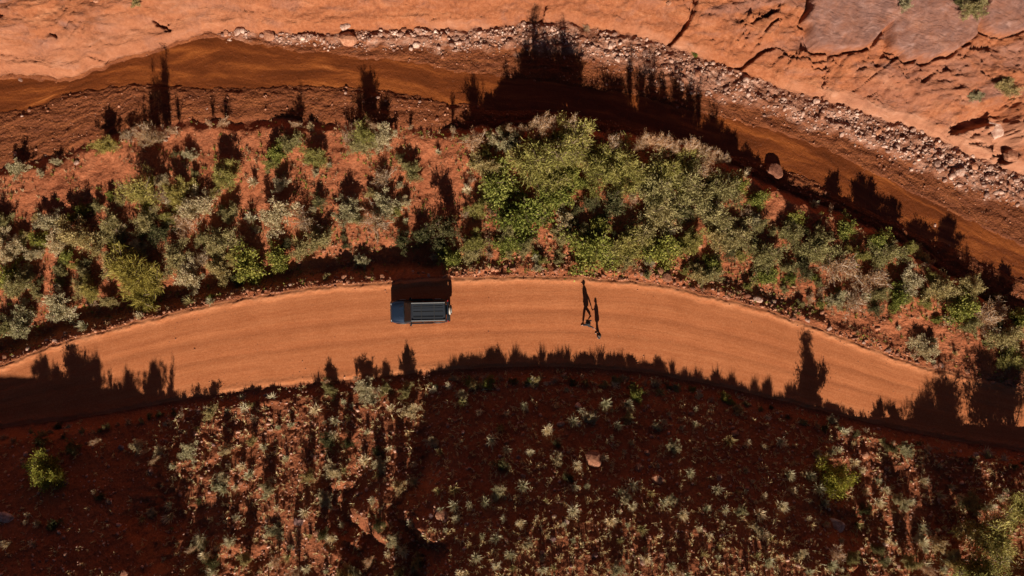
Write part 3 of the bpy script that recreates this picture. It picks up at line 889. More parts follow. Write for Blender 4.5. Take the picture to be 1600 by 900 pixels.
# slope below the road
HS = 'shrubs on the slope below the road'
shrub('juniper', 1304, 752, 31, 3.1, True, look='yellow green dense tree', group=HS)
shrub('juniper', 78, 735, 33, 2.0, False, look='yellow green dense bush', group=HS)
for (a, b, r, h) in [(1572, 846, 52, 4.2), (1640, 812, 46, 4.0), (1545, 905, 44, 4.0), (1700, 870, 50, 4.2)]:
    shrub('tall', a, b, r, h, True, look='large green tree', group='trees in the lower right corner', up_frac=.8)
SLOPE = [('sage', 213, 694, 14, .7), ('sage', 640, 640, 17, .8), ('sage', 290, 705, 20, .6), ('sage', 568, 612, 22, .7), ('olive', 518, 606, 16, .9), ('olive', 600, 606, 13, .8), ('sage', 678, 688, 13, .5),
         ('dark', 515, 690, 16, .8), ('sage', 522, 735, 17, .7), ('dark', 590, 710, 14, .7), ('sage', 592, 730, 15, .6), ('sage', 505, 780, 16, .6), ('sage', 612, 845, 15, .6), ('sage', 430, 832, 16, .6),
         ('sage', 555, 895, 20, .7), ('olive', 980, 651, 12, .6), ('leafy', 992, 618, 14, .7), ('sage', 1050, 700, 13, .6), ('sage', 922, 655, 14, .5), ('sage', 1025, 667, 10, .4), ('sage', 875, 718, 12, .5),
         ('dark', 782, 728, 16, .8), ('sage', 775, 770, 15, .6), ('sage', 1052, 780, 13, .5), ('sage', 980, 780, 12, .5), ('sage', 1158, 800, 10, .5), ('sage', 1185, 825, 12, .5), ('sage', 825, 852, 11, .5),
         ('sage', 1302, 655, 12, .5), ('sage', 1413, 705, 14, .6), ('sage', 1250, 865, 13, .5), ('dry', 1305, 868, 20, .6), ('sage', 1300, 708, 9, .4), ('sage', 1416, 790, 11, .5), ('dark', 85, 820, 14, .5),
         ('sage', 236, 802, 11, .4), ('dark', 155, 776, 9, .4), ('dark', 90, 668, 10, .4), ('sage', 246, 704, 12, .4), ('dark', 888, 748, 12, .5), ('dark', 870, 695, 10, .5), ('sage', 965, 892, 14, .6),
         ('dry', 1065, 895, 14, .5), ('olive', 1150, 640, 10, .4), ('olive', 1515, 790, 22, 1.0), ('sage', 350, 745, 13, .5), ('sage', 340, 762, 11, .4), ('olive', 330, 645, 14, .6), ('sage', 310, 855, 14, .5),
         ('sage', 725, 615, 12, .6), ('olive', 740, 605, 12, .6), ('leafy', 765, 600, 14, .6), ('sage', 1440, 840, 13, .5), ('sage', 1490, 870, 14, .6), ('olive', 1500, 830, 12, .6), ('dark', 1380, 880, 12, .5),
         ('reed', 512, 596, 7, 1.1), ('reed', 556, 592, 7, .9), ('reed', 570, 594, 6, .8), ('olive', 636, 612, 14, 1.3), ('reed', 240, 716, 9, 2.0), ('reed', 228, 706, 7, 1.5), ('reed', 908, 588, 6, .9),
         ('reed', 978, 596, 5, .8), ('reed', 1290, 690, 6, 1.2), ('dark', 1396, 700, 12, 1.0), ('reed', 605, 594, 5, .6), ('dark', 60, 690, 12, 1.1), ('dark', 110, 700, 14, 1.3), ('reed', 150, 690, 8, 1.2)]
SLOPE += [('dark', 330, 880, 12, 1.5), ('olive', 385, 872, 12, 1.4), ('reed', 460, 896, 14, 2.2), ('olive', 540, 900, 14, 1.9), ('dark', 622, 898, 13, 1.9), ('olive', 655, 876, 12, 1.4), ('sage', 420, 762, 12, 1.1),  # taller shrubs added to throw shadow streaks across the sunlit slope
          ('olive', 480, 742, 12, 1.2), ('sage', 622, 760, 12, 1.2), ('dark', 545, 690, 11, 1.1), ('sage', 352, 705, 10, .9), ('dark', 1372, 862, 12, 1.5), ('olive', 1424, 880, 13, 1.8), ('sage', 1466, 852, 11, 1.4),
          ('olive', 1502, 884, 14, 2.0), ('dark', 1352, 800, 11, 1.2), ('sage', 1402, 778, 11, 1.2), ('dark', 590, 820, 12, 1.5), ('dark', 505, 835, 12, 1.5), ('olive', 395, 690, 10, 1.0), ('reed', 300, 860, 10, 1.6),
          ('reed', 575, 880, 11, 2.2), ('reed', 430, 880, 11, 1.8), ('olive', 1332, 870, 11, 1.3), ('reed', 1448, 890, 12, 2.2)]
for (k, a, b, r, h) in SLOPE:
    shrub(k, a, b, r, h, group=HS)

for (a, b, h) in [(-40, 930, 1.5), (20, 935, 1.1), (62, 928, 1.6), (120, 938, .9), (170, 930, 1.4), (215, 934, .9), (250, 930, 1.3), (300, 935, .8)]:  # unseen shrubs below the frame, added to tooth the road's shadow edge
    shrub('dark', a, b, 22, h, group=HS)

# fringe of bushes along the top of the bank: their tops throw the toothed shadow edge on the road
rf = random.Random(3)
xx = 5
while xx < 1600:
    E_y = float(cE(np.array([(xx - 800) * CAM_H / PX]))[0]); ey = 450 - E_y * PX / CAM_H
    lit = 285 < xx < 670
    if (not lit) or rf.random() < .25:
        kind = rf.choice(['dark', 'olive', 'leafy', 'sage', 'dry']) if 660 < xx < 1150 else rf.choice(['dry', 'dark', 'olive'])
        r = rf.uniform(6, 11) if 660 < xx < 1150 else rf.uniform(5, 8)
        shrub(kind, xx, ey + rf.uniform(14, 26), r, rf.choice([.18, .25, .32, .4, .6]), rnd=rf, group='bushes along the bank above the road')
    xx += rf.uniform(10, 30)

# random infill between the road and the stream
BARE = [(680, 265, 34, 52), (690, 300, 36, 30), (410, 285, 40, 22), (390, 300, 30, 22), (150, 262, 40, 22), (60, 300, 40, 22), (300, 214, 30, 18), (545, 275, 20, 25), (180, 320, 0, 0), (520, 215, 10, 8),
        (650, 375, 42, 45), (1220, 320, 30, 30), (1500, 560, 60, 30), (1420, 520, 60, 22), (640, 410, 60, 30), (500, 410, 20, 14), (250, 215, 28, 10), (230, 250, 26, 16), (1245, 300, 40, 16), (380, 215, 40, 10), (350, 190, 80, 10),
        (1300, 505, 60, 12), (1205, 270, 26, 16)]


def is_bare(px, py, g=0):
    return any(rx and ((px - a) / (rx + g)) ** 2 + ((py - b) / (ry + g)) ** 2 < 1 for a, b, rx, ry in BARE)


def curve_px(f, a, z):
    x = (a - 800) * (CAM_H - z) / PX
    return 450 - float(f(np.array([x]))[0]) * PX / (CAM_H - z)


def zone_px(px):
    x = np.array([(px - 800) * CAM_H / PX])
    return 450 - float(cC(x)[0]) * PX / (CAM_H + 1), 450 - float(cD(x)[0]) * PX / CAM_H


rf = random.Random(8)
placed = [(b[1], b[2], b[3]) for b in BIG]
n = 0; tries = 0
while n < 210 and tries < 6000:
    tries += 1
    a = rf.uniform(0, 1600); c, d = zone_px(a); b = rf.uniform(c + 6, d - 9)
    dens = 1.0 if (a > 690 or b > c + .35 * (d - c)) else .45
    if b > d - 28: dens *= .35
    if rf.random() > dens: continue
    r = rf.choice([8, 10, 12, 15, 19, 24])
    if d - b < 26: r = min(r, 9)
    if is_bare(a, b, r * .8) or (a < 640 and d - b < 44 and rf.random() < .85): continue
    if any(math.hypot(a - p, b - q) < .46 * (r + s) for p, q, s in placed): continue
    placed.append((a, b, r))
    kind = rf.choices(['olive', 'sage', 'leafy', 'dry', 'feathery', 'dark'], [5, 2, 3, 2, 3, 2] if a > 600 else [6, 3, 2, 2, 2, 2])[0]
    shrub(kind, a, b, r, None, rnd=rf, group=ZI)
    n += 1

# ------------------------------------------------------------------ grass tufts: 300 individuals, the rest as ground cover
TUFT = [mesh_np('grass_tuft', *tuft_geo(40 + i, 90 + 14 * i, 1.0, .06, [.5, .9, .7, 1.1, .6][i]), LEAF['pale']) for i in range(5)]
TUFTG = [mesh_np('grass_tuft', *tuft_geo(60 + i, 60, 1.0, .07, .8), LEAF['olive']) for i in range(3)]
rt = random.Random(21)
pos = []
tries = 0
while len(pos) < 300 and tries < 20000:
    tries += 1
    if rt.random() < .84:
        a = rt.uniform(2, 1598); x0 = (a - 800) * CAM_H / PX
        ey = 450 - float(cE(np.array([x0]))[0]) * PX / CAM_H
        b = rt.uniform(ey + 10, 898)
        if a < 260 and rt.random() < .72: continue
        if b < ey + 60 and a > 1200 and rt.random() < .7: continue
        r = rt.choice([5, 6, 7, 8, 9.5, 11])
    else:
        a = rt.uniform(2, 1598); c, d = zone_px(a); b = rt.uniform(c + 8, d - 3)
        r = rt.choice([5, 6, 8, 10])
    if any(math.hypot(a - p, b - q) < .9 * (r + s) for p, q, s, _ in pos): continue
    pos.append((a, b, r, b > 560))
fixed = [(1009, 852, 9), (676, 880, 0)]
for (a, b, r, slope) in pos:
    x, y, z = place(a, b)
    g = rt.random() < (.12 if slope else .4)
    o = obj('grass_tuft', (TUFTG if g else TUFT)[rt.randrange(3 if g else 5)])
    k = (CAM_H - z) / PX; s = r * k * 1.4; near = slope and b < curve_px(cE, a, 0) + 42
    o.location = (x, y, z - .01); o.scale = (s, s, s * (rt.uniform(.35, .6) if near else rt.uniform(1.1, 1.6))); o.rotation_euler = (0, 0, rt.uniform(0, 6.28))
    tag(o, None, 'grass tuft', 'grass tufts on the slope below the road' if slope else 'grass tufts between the road and the stream')
    sz = 'small' if r < 6 else 'large' if r > 8 else 'medium'
    register(o, f"{sz} {'greyish green' if g else 'pale straw'} tuft", a, b)


def scatter_mesh(base, X, Y, Z, S, rs, tilt=.25, aniso=None):
    bv, bf = base
    n = len(X); m = len(bv)
    az = rs.uniform(0, 2 * math.pi, n); ca, sa = np.cos(az)[:, None], np.sin(az)[:, None]
    sc = S[:, None] * (np.ones((n, 3)) if aniso is None else aniso)
    x = bv[None, :, 0] * sc[:, 0:1]; y = bv[None, :, 1] * sc[:, 1:2]; z = bv[None, :, 2] * sc[:, 2:3]
    V = np.stack([x * ca - y * sa + X[:, None], x * sa + y * ca + Y[:, None], z + Z[:, None]], -1).reshape(-1, 3)
    F = (np.arange(n) * m)[:, None, None] + bf[None]
    return V, F.reshape(-1, bf.shape[1])


def merge(parts):
    V = []; F = []; o = 0
    for v, f in parts:
        V.append(v); F.append(f + o); o += len(v)
    return np.concatenate(V), np.concatenate(F)


def hill_points(n, rs, wfun):
    px = rs.uniform(-20, 1620, n * 3); py = rs.uniform(560, 915, n * 3)
    w = wfun(px, py); keep = rs.uniform(0, 1, len(px)) < w
    px, py = px[keep][:n], py[keep][:n]
    x, y, z = place_many(px, py)
    m = y < cE(x) - .25
    return x[m], y[m], z[m], px[m], py[m]


rs = np.random.default_rng(77)
wlit = lambda a, b: np.where((a > 270) & (a < 700), .55, np.where((a > 1290) & (a < 1560), .6, np.where(a < 260, .22, .9)))
parts = []
for i in range(4):
    x, y, z, _, _ = hill_points(1350, rs, wlit)
    parts.append(scatter_mesh(tuft_geo(200 + i, 11, 1.0, .10, .9), x, y, z, rs.uniform(.12, .42, len(x)), rs))
mt = mesh_np('dry_grass', *merge(parts), LEAF['straw'])
tag(obj('dry_grass', mt), 'dry pale ground cover of tiny grasses on the slope below the road', 'ground cover', kind='stuff')


def island_points(n, rs, edge=False):
    px = rs.uniform(-20, 1620, n * 2); x = (px - 800) * CAM_H / PX
    lo, hi = cD(x), cC(x)
    t = rs.uniform(.02, .98, len(x)) if not edge else rs.beta(.8, 6, len(x))
    y = lo + (hi - lo) * t
    ppx, ppy = to_px(x, y, 0)
    bare = np.array([is_bare(a, b) and rs.uniform() < .85 for a, b in zip(ppx, ppy)])
    x, y = x[~bare][:n], y[~bare][:n]
    return x, y, gz(x, y)


parts = []
for i in range(3):
    x, y, z = island_points(1300, rs)
    parts.append(scatter_mesh(tuft_geo(230 + i, 12, 1.0, .09, .9), x, y, z, rs.uniform(.12, .38, len(x)), rs))
tag(obj('dry_grass', mesh_np('dry_grass', *merge(parts), LEAF['dry'])), 'dry brown grass and litter under the shrubs beside the road', 'ground cover', kind='stuff')
parts = []
for i in range(2):
    x, y, z = island_points(900, rs)
    parts.append(scatter_mesh(tuft_geo(250 + i, 12, 1.0, .12, 1.0), x, y, z, rs.uniform(.12, .34, len(x)), rs))
tag(obj('green_weeds', mesh_np('green_weeds', *merge(parts), LEAF['leafy'])), 'low green weeds between the shrubs beside the road', 'ground cover', kind='stuff')

# ------------------------------------------------------------------ stones: single rocks and gravel
NAMED_ROCKS = [  # px, py, r px, kind, flat, look, name
    (928, 716, 16, 'red', .55, 'big reddish boulder lying among grass tufts on the shaded slope', 'boulder'),
    (1028, 748, 9, 'red', .6, 'smooth orange boulder with a lit top', 'boulder'),
    (12, 808, 12, 'pink', .6, 'pale pinkish grey boulder at the left edge of the slope', 'boulder'),
    (1303, 820, 17, 'pink', .35, 'flat pale pink slab', 'boulder'),
    (998, 731, 8, 'red', .6, 'dull red rock', 'rock'), (1183, 468, 8, 'pink', .6, 'pale pink rock on the road edge', 'rock'),
    (1036, 424, 10, 'red', .5, 'red fallen slab leaning beside the road', 'boulder'), (1042, 434, 9, 'red', .5, 'red fallen slab lower piece beside the road', 'boulder'),
    (670, 431, 4, 'pink', .7, 'pale rock in the shadow of the SUV', 'rock'), (1210, 268, 14, 'red', .6, 'squared red block at the stream bank', 'boulder'),
    (545, 62, 14, 'red', .7, 'rounded boulder at the cliff foot with dark hollow', 'boulder'), (420, 55, 12, 'red', .6, 'orange boulder leaning at the cliff foot', 'boulder'),
    (1580, 244, 14, 'red', .7, 'dark orange block at the right of the cliff foot', 'boulder'), (540, 42, 9, 'pink', .7, 'pale boulder above the hollow at the cliff foot', 'boulder'),
    (33, 125, 5, 'pink', .6, 'pale block in the mud at upper left', 'rock'), (24, 240, 4, 'pink', .6, 'pale rock on the left bank', 'rock'), (120, 254, 5, 'pink', .7, 'pale rock among weeds on the left bank', 'rock'),
    (466, 814, 10, 'purple', .6, 'purplish rock on the lit slope', 'rock'), (1208, 472, 6, 'pink', .6, 'pale round rock beside the road', 'rock'), (1409, 476, 6, 'red', .7, 'orange rock under the shrubs', 'rock'),
    (103, 754, 6, 'purple', .6, 'dark rock below the yellow green bush', 'rock'), (42, 725, 8, 'red', .5, 'red flat rock beside the yellow green bush', 'rock'), (190, 700, 6, 'purple', .6, 'dark rock by the silvery tuft', 'rock'),
    (692, 806, 12, 'red', .4, 'dark red flat rock on the shaded slope', 'rock'), (1523, 712, 6, 'pink', .5, 'pale pink slab below the road at right', 'rock'), (1385, 732, 4, 'pink', .7, 'whitish rock on the striped slope', 'rock'),
    (195, 896, 8, 'red', .5, 'reddish rock at the bottom edge', 'rock'), (1500, 268, 9, 'pink', .6, 'pale boulder in the rubble', 'boulder'), (1541, 305, 5, 'pink', .7, 'white round rock by the stream', 'rock'),
    (1460, 352, 4, 'pink', .7, 'white rock on the lower stream edge', 'rock'), (966, 93, 5, 'pink', .8, 'standing pale rock on the far bank', 'rock'), (540, 145, 3.5, 'pink', .8, 'white rock beside the stream', 'rock'),
    (1548, 206, 22, 'pink', .35, 'pale pink slab wedged in the cliff hollow at far right', 'boulder'),
    (150, 1, 5, 'red', .6, 'small red rock on top of the cliff', 'rock'), (1045, 5, 5, 'red', .6, 'small red rock at the cliff crack', 'rock'),
    (45, 545, 5, 'pink', .6, 'pale rock at the left end of the road edge', 'rock'), (8, 558, 5, 'red', .6, 'red rock at the left end of the road', 'rock'),
]


def rock(px, py, r, kind, flat, look, name, group, v=None, rnd=random):
    x, y, z = place(px, py)
    me = ROCKS[kind][v if v is not None else rnd.randrange(6)]
    o = obj(name, me)
    s = r * (CAM_H - z) / PX
    o.scale = (s * rnd.uniform(.95, 1.15), s * rnd.uniform(.75, .95), s * flat * 1.5)
    o.location = (x, y, z + s * flat * .25)
    o.rotation_euler = (rnd.uniform(-.2, .2), rnd.uniform(-.2, .2), rnd.uniform(0, 6.28) if r < 9 else rnd.uniform(-.5, .5))
    tag(o, None, 'boulder' if name == 'boulder' else 'rock', group)
    register(o, look, px, py)
    return o


rk = random.Random(4)
for (a, b, r, k, f, look, nm) in NAMED_ROCKS:
    o = rock(a, b, r, k, f, look, nm, None, rnd=rk)
    if len(look.split()) > 4: FULL.add(look)
taken = [(a, b, r) for a, b, r, *_ in NAMED_ROCKS]


def try_rocks(n, gen, kinds, group, looks):
    c = 0; t = 0
    while c < n and t < 5000:
        t += 1
        a, b, r = gen()
        if any(math.hypot(a - p, b - q) < 1.05 * (r + s) for p, q, s in taken): continue
        taken.append((a, b, r)); k = rk.choice(kinds)
        sz = 'small' if r < 3.5 else 'medium' if r < 5 else 'large'
        rock(a, b, r, k, rk.uniform(.5, .8), f"{sz} {looks[k]} rock", 'rock', group, rnd=rk); c += 1


LK = {'red': 'red', 'pink': 'pale pink', 'purple': 'purplish'}


def g_hill():
    a = rk.uniform(5, 1595) if rk.random() < .45 else rk.uniform(780, 1230)
    e = curve_px(cE, a, 0)
    return a, rk.uniform(e + 12, 895), rk.choice([2.5, 3, 3, 4, 4.5, 6])


def g_scree():
    a = rk.uniform(350, 1600) if rk.random() < .4 else rk.uniform(1380, 1600)
    u, d = curve_px(cA, a, -1), curve_px(cB, a, -1)
    return a, rk.uniform(u + 3, d + 4), rk.choice([2.5, 3, 3.5, 4.5, 6])


def g_edge():
    a = rk.uniform(0, 1600); d = curve_px(cD, a, 0)
    return a, d - rk.uniform(3, 14), rk.choice([2.5, 3, 3.5, 4.5])


def g_bed():
    a = rk.uniform(0, 1600); u, d = curve_px(cA, a, -1), curve_px(cC, a, -1)
    return a, rk.uniform(u + 5, d + 4), rk.choice([2.2, 2.5, 3])


try_rocks(95, g_hill, ['red', 'red', 'pink', 'purple'], 'rocks scattered on the slope below the road', LK)
try_rocks(85, g_scree, ['pink', 'pink', 'red'], 'rocks in the rubble at the foot of the cliff', LK)
try_rocks(50, g_edge, ['pink', 'red', 'red'], 'rocks along the upper road edge', LK)
try_rocks(34, g_bed, ['pink', 'red'], 'stones strewn over the riverbed', LK)

# gravel: icosahedra squashed at random
bmi = bmesh.new(); bmesh.ops.create_icosphere(bmi, subdivisions=1, radius=1)
iv = np.array([v.co[:] for v in bmi.verts]); bmi.verts.index_update(); ifc = np.array([[v.index for v in f.verts] for f in bmi.faces]); bmi.free()


def gravel(name, x, y, z, s, mat, label, cat='gravel'):
    parts = []
    for i in range(4):
        v = iv * (1 + rs.uniform(-.25, .25, (len(iv), 1)))
        sl = slice(i, None, 4)
        an = np.stack([rs.uniform(.8, 1.3, len(x[sl])), rs.uniform(.6, 1.0, len(x[sl])), rs.uniform(.4, .8, len(x[sl]))], 1)
        parts.append(scatter_mesh((v, ifc), x[sl], y[sl], z[sl] + s[sl] * .2, s[sl], rs, aniso=an))
    tag(obj(name, mesh_np(name, *merge(parts), mat)), label, cat, kind='stuff')


x, y, z, _, _ = hill_points(6500, rs, lambda a, b: np.where((a > 270) & (a < 700), 1, np.where((a > 1290) & (a < 1580), 1, .45)) * (a > -50))
gravel('slope_gravel', x, y, z, rs.gamma(2.2, .022, len(x)) + .02, M_TAN, 'red gravel scattered over the slope below the road')
px = rs.uniform(330, 1620, 6500); xg = (px - 800) * (CAM_H + 1) / PX
a_, b_ = cA(xg), cB(xg) - .5
yg = b_ + (a_ - b_) * rs.beta(1.6, 1.2, len(xg))
kp = (fbm(xg * .4, yg * .9, 3, 170) + .5 * sst(20, 38, xg)) > rs.uniform(-.5, .6, len(xg)); xg, yg = xg[kp], yg[kp]
gravel('cliff_rubble', xg, yg, gz(xg, yg), rs.gamma(1.4, .040, len(xg)) + .015, M_PINK, 'pale pink rubble along the foot of the cliff', 'rubble')
xg, yg, zg = island_points(2600, rs, True)
gravel('road_edge_gravel', xg, yg, zg, rs.gamma(2.0, .028, len(xg)) + .02, M_RED, 'red stones and clods along the upper road edge')
px = rs.uniform(-20, 1620, 4200); xg = (px - 800) * (CAM_H + 1) / PX
yg = cC(xg) + (cB(xg) - cC(xg)) * rs.beta(.9, 1.2, len(xg))
inw = (yg > cW2(xg) + .1) & (yg < cW1(xg) - .1)
keep = np.where(inw, .08, np.where(xg < -14, .25, .8)) > rs.uniform(0, 1, len(xg))
xg, yg = xg[keep], yg[keep]
gravel('riverbed_gravel', xg, yg, gz(xg, yg), rs.gamma(1.8, .020, len(xg)) + .015, M_RED, 'brown red pebbles strewn over the riverbed')
px = rs.uniform(-20, 1620, 900); xg = (px - 800) * CAM_H / PX
t = np.concatenate([rs.beta(.5, 4, 450), 1 - rs.beta(.5, 6, 450)])
yg = cE(xg) + (cD(xg) - cE(xg)) * t
gravel('road_pebbles', xg, yg, gz(xg, yg), rs.gamma(1.6, .010, len(xg)) + .008, M_RED, 'tiny loose pebbles on the dirt road')
# ------------------------------------------------------------------ the SUV (front towards -x, local metres)
M_PAINT = mat_plain('dark slate blue car paint', (.022, .036, .066), .32, .35, .6, nz=.08)
M_ROOF = mat_plain('charcoal roof skin', (.020, .024, .032), .55, .1, .1, nz=.1)
M_BLACK = mat_plain('black plastic trim', (.012, .012, .013), .6, nz=.2)
M_TYRE = mat_plain('dusty tyre rubber', (.035, .025, .02), .85, nz=.4)
M_ALU = mat_plain('brushed light metal', (.55, .53, .50), .38, .7, nz=.1)
M_GLASS = mat_plain('dark window glass', (.006, .007, .008), .10, 0, 0, nz=.05)
M_SEAM = mat_plain('dusty brown roof bar', (.032, .030, .030), .6, .2, nz=.15)
M_LAMPR = mat_plain('red tail lamp lens', (.45, .02, .02), .25, 0, .4, nz=.05)
M_LAMPW = mat_plain('clear headlamp lens', (.6, .6, .58), .12, .2, .5, nz=.05)
M_PLATE = mat_plain('pale tyre cover', (.42, .37, .31), .6, nz=.15)
M_DASH = mat_plain('dusty dashboard', (.05, .045, .035), .8, nz=.2)


def bm_obj(name, bm, mat, parent=None, bevel=0.0, smooth=True, segs=2):
    bmesh.ops.recalc_face_normals(bm, faces=bm.faces[:])
    if bevel:
        bmesh.ops.bevel(bm, geom=[e for e in bm.edges if e.is_manifold and e.calc_face_angle(0) > .5], offset=bevel, segments=segs, affect='EDGES', clamp_overlap=True)
    for f in bm.faces: f.smooth = smooth
    me = bpy.data.meshes.new(name); bm.to_mesh(me); bm.free(); me.materials.append(mat)
    if smooth:
        try: me.set_sharp_from_angle(angle=R(38))
        except Exception: pass
    return obj(name, me, parent)


def add_box(bm, c, s, rot=None):
    r = bmesh.ops.create_cube(bm, size=1)
    M = Matrix.Translation(c) @ (rot or Matrix.Identity(4)) @ Matrix.Diagonal((*s, 1))
    bmesh.ops.transform(bm, matrix=M, verts=r['verts']); return r['verts']


def add_cyl(bm, c, r, d, axis='Y', seg=28, r2=None):
    q = bmesh.ops.create_cone(bm, cap_ends=True, segments=seg, radius1=r, radius2=r if r2 is None else r2, depth=d)
    rot = {'Y': Matrix.Rotation(R(90), 4, 'X'), 'X': Matrix.Rotation(R(90), 4, 'Y'), 'Z': Matrix.Identity(4)}[axis]
    bmesh.ops.transform(bm, matrix=Matrix.Translation(c) @ rot, verts=q['verts']); return q['verts']


def loft(bm, secs):
    rings = [[bm.verts.new(p) for p in s] for s in secs]
    for a, b in zip(rings[:-1], rings[1:]):
        n = len(a)
        for i in range(n): bm.faces.new((a[i], a[(i + 1) % n], b[(i + 1) % n], b[i]))
    bm.faces.new(rings[0]); bm.faces.new(rings[-1][::-1])


def prof(x, hw, zb, zt, tumble=.03, rt=.10):
    """cross section of the lower body at x"""
    h = [(-hw + .06, zb), (-hw, zb + .10), (-hw - .0, zb + .35), (-hw + tumble, zt - rt), (-hw + tumble + rt * .35, zt - rt * .3), (-hw + tumble + rt * 1.1, zt)]
    pts = h + [(-y, z) for y, z in h[::-1]]
    return [(x, y, z) for y, z in pts]


cx, cy, cz = place(655, 487, 1.3)
car = empty('parked_suv', (cx, cy, cz + .03), R(1.2))
tag(car, 'dark slate blue boxy SUV with roof rails parked on the dirt road', 'car')
bm = bmesh.new()
loft(bm, [prof(-2.26, .74, .50, .92, .03, .08), prof(-2.20, .82, .42, 1.00), prof(-2.0, .89, .40, 1.06), prof(-1.4, .915, .40, 1.11), prof(-.93, .925, .40, 1.14, .05), prof(-.4, .925, .40, 1.14, .05),
          prof(1.4, .925, .40, 1.15, .05), prof(2.05, .91, .42, 1.15, .05), prof(2.22, .86, .45, 1.12, .05)])
body = bm_obj('body', bm, M_PAINT, car, .012)
# wheel arches cut as dark flares standing proud of the sides
for x in (-1.42, 1.40):
    for s in (-1, 1):
        bm = bmesh.new()
        n = 14; prev = None
        for i in range(n + 1):
            a = math.pi * i / n
            ring = []
            for rr, yy in ((.46, .90), (.46, .955), (.54, .955), (.56, .90)):
                ring.append(bm.verts.new((x + math.cos(a) * rr, s * yy, .40 + math.sin(a) * rr)))
            if prev:
                for k in range(4): bm.faces.new((prev[k], prev[(k + 1) % 4], ring[(k + 1) % 4], ring[k]))
            else: bm.faces.new(ring)
            prev = ring
        bm.faces.new(prev)
        bm_obj('fender_flare', bm, M_BLACK, car, .006)
        w = bpy.data.objects.new('wheel', None); COL.objects.link(w); w.parent = car; w.location = (x, s * .83, .40)
        bm = bmesh.new(); add_cyl(bm, (0, 0, 0), .40, .25, 'Y', 32); t_ = bm_obj('tyre', bm, M_TYRE, w, .035)
        bm = bmesh.new(); add_cyl(bm, (0, s * .10, 0), .25, .07, 'Y', 24)
        for k in range(6):
            a = k * math.pi / 3; add_box(bm, (math.cos(a) * .14, s * .145, math.sin(a) * .14), (.20, .03, .045), Matrix.Rotation(-a, 4, 'Y'))
        bm_obj('rim', bm, M_ALU, w, .004)
# hood: raised centre panel with a shut line
bm = bmesh.new()
secs = []
for x, hw, z in ((-2.10, .60, 1.045), (-1.9, .66, 1.085), (-1.5, .70, 1.130), (-1.26, .71, 1.145)):
    secs.append([(x, -hw - .04, z - .03), (x, -hw, z), (x, -hw * .5, z + .018), (x, 0, z + .026), (x, hw * .5, z + .018), (x, hw, z), (x, hw + .04, z - .03)])
loft(bm, secs)
hood = bm_obj('hood', bm, M_PAINT, car, .006)
bm = bmesh.new()
loft(bm, [[(-1.62, -.40, 1.13), (-1.62, -.36, 1.155), (-1.62, .36, 1.155), (-1.62, .40, 1.13)], [(-1.28, -.50, 1.14), (-1.28, -.46, 1.185), (-1.28, .46, 1.185), (-1.28, .50, 1.14)]])
bm_obj('hood_bulge', bm, M_PAINT, hood, .012)
bm = bmesh.new(); add_box(bm, (-2.30, 0, .56), (.16, 1.66, .22)); bm_obj('front_bumper', bm, M_BLACK, car, .03)
bm = bmesh.new(); add_box(bm, (2.29, 0, .55), (.16, 1.70, .20)); bm_obj('rear_bumper', bm, M_BLACK, car, .03)
bm = bmesh.new(); add_box(bm, (-2.265, 0, .82), (.04, 1.0, .20)); gr = bm_obj('grille', bm, M_BLACK, car, .01)
bm = bmesh.new()
for k in range(7): add_box(bm, (-2.29, -.42 + .14 * k, .82), (.02, .03, .17))
bm_obj('grille_slat', bm, M_ALU, gr, 0)
for s in (-1, 1):
    bm = bmesh.new(); add_cyl(bm, (-2.25, s * .64, .84), .10, .07, 'X', 20); bm_obj('headlight', bm, M_LAMPW, car, .01)
    bm = bmesh.new(); add_box(bm, (2.235, s * .80, .98), (.06, .13, .26)); bm_obj('tail_light', bm, M_LAMPR, car, .012)
# cabin: lower glass band, pillars, roof
zb, zt = 1.13, 1.78


def cab(x, z):      # half width of the cabin side at height z
    return .865 - (z - zb) / (zt - zb) * .135


bm = bmesh.new()
secs = []
bot = [(-.98, 0), (2.16, 0)]
def csec(z, x0, x1, ins=0):
    w = cab(0, z) - ins
    return [(x0, -w + .05, z), (x0 + .05, -w, z), (x1 - .06, -w, z), (x1, -w + .06, z), (x1, w - .06, z), (x1 - .06, w, z), (x0 + .05, w, z), (x0, w - .05, z)]
loft(bm, [csec(1.145, -1.22, 2.18), csec(1.45, -.86, 2.14), csec(1.76, -.56, 2.06)])
bm_obj('cabin', bm, M_BLACK, car, .01)
def quad_pane(name, pts, parent=car, mat=M_GLASS, th=.012):
    bm = bmesh.new()
    P = [Vector(p) for p in pts]; n = (P[1] - P[0]).cross(P[2] - P[0]).normalized()
    a = [bm.verts.new(p) for p in P]; b = [bm.verts.new(p + n * th) for p in P]
    bm.faces.new(a[::-1]); bm.faces.new(b)
    for i in range(len(P)): bm.faces.new((a[i], a[(i + 1) % len(P)], b[(i + 1) % len(P)], b[i]))
    return bm_obj(name, bm, mat, parent, 0, False)
ws = quad_pane('windshield', [(-1.205, -.74, 1.17), (-.60, -.66, 1.735), (-.60, .66, 1.735), (-1.205, .74, 1.17)][::-1])
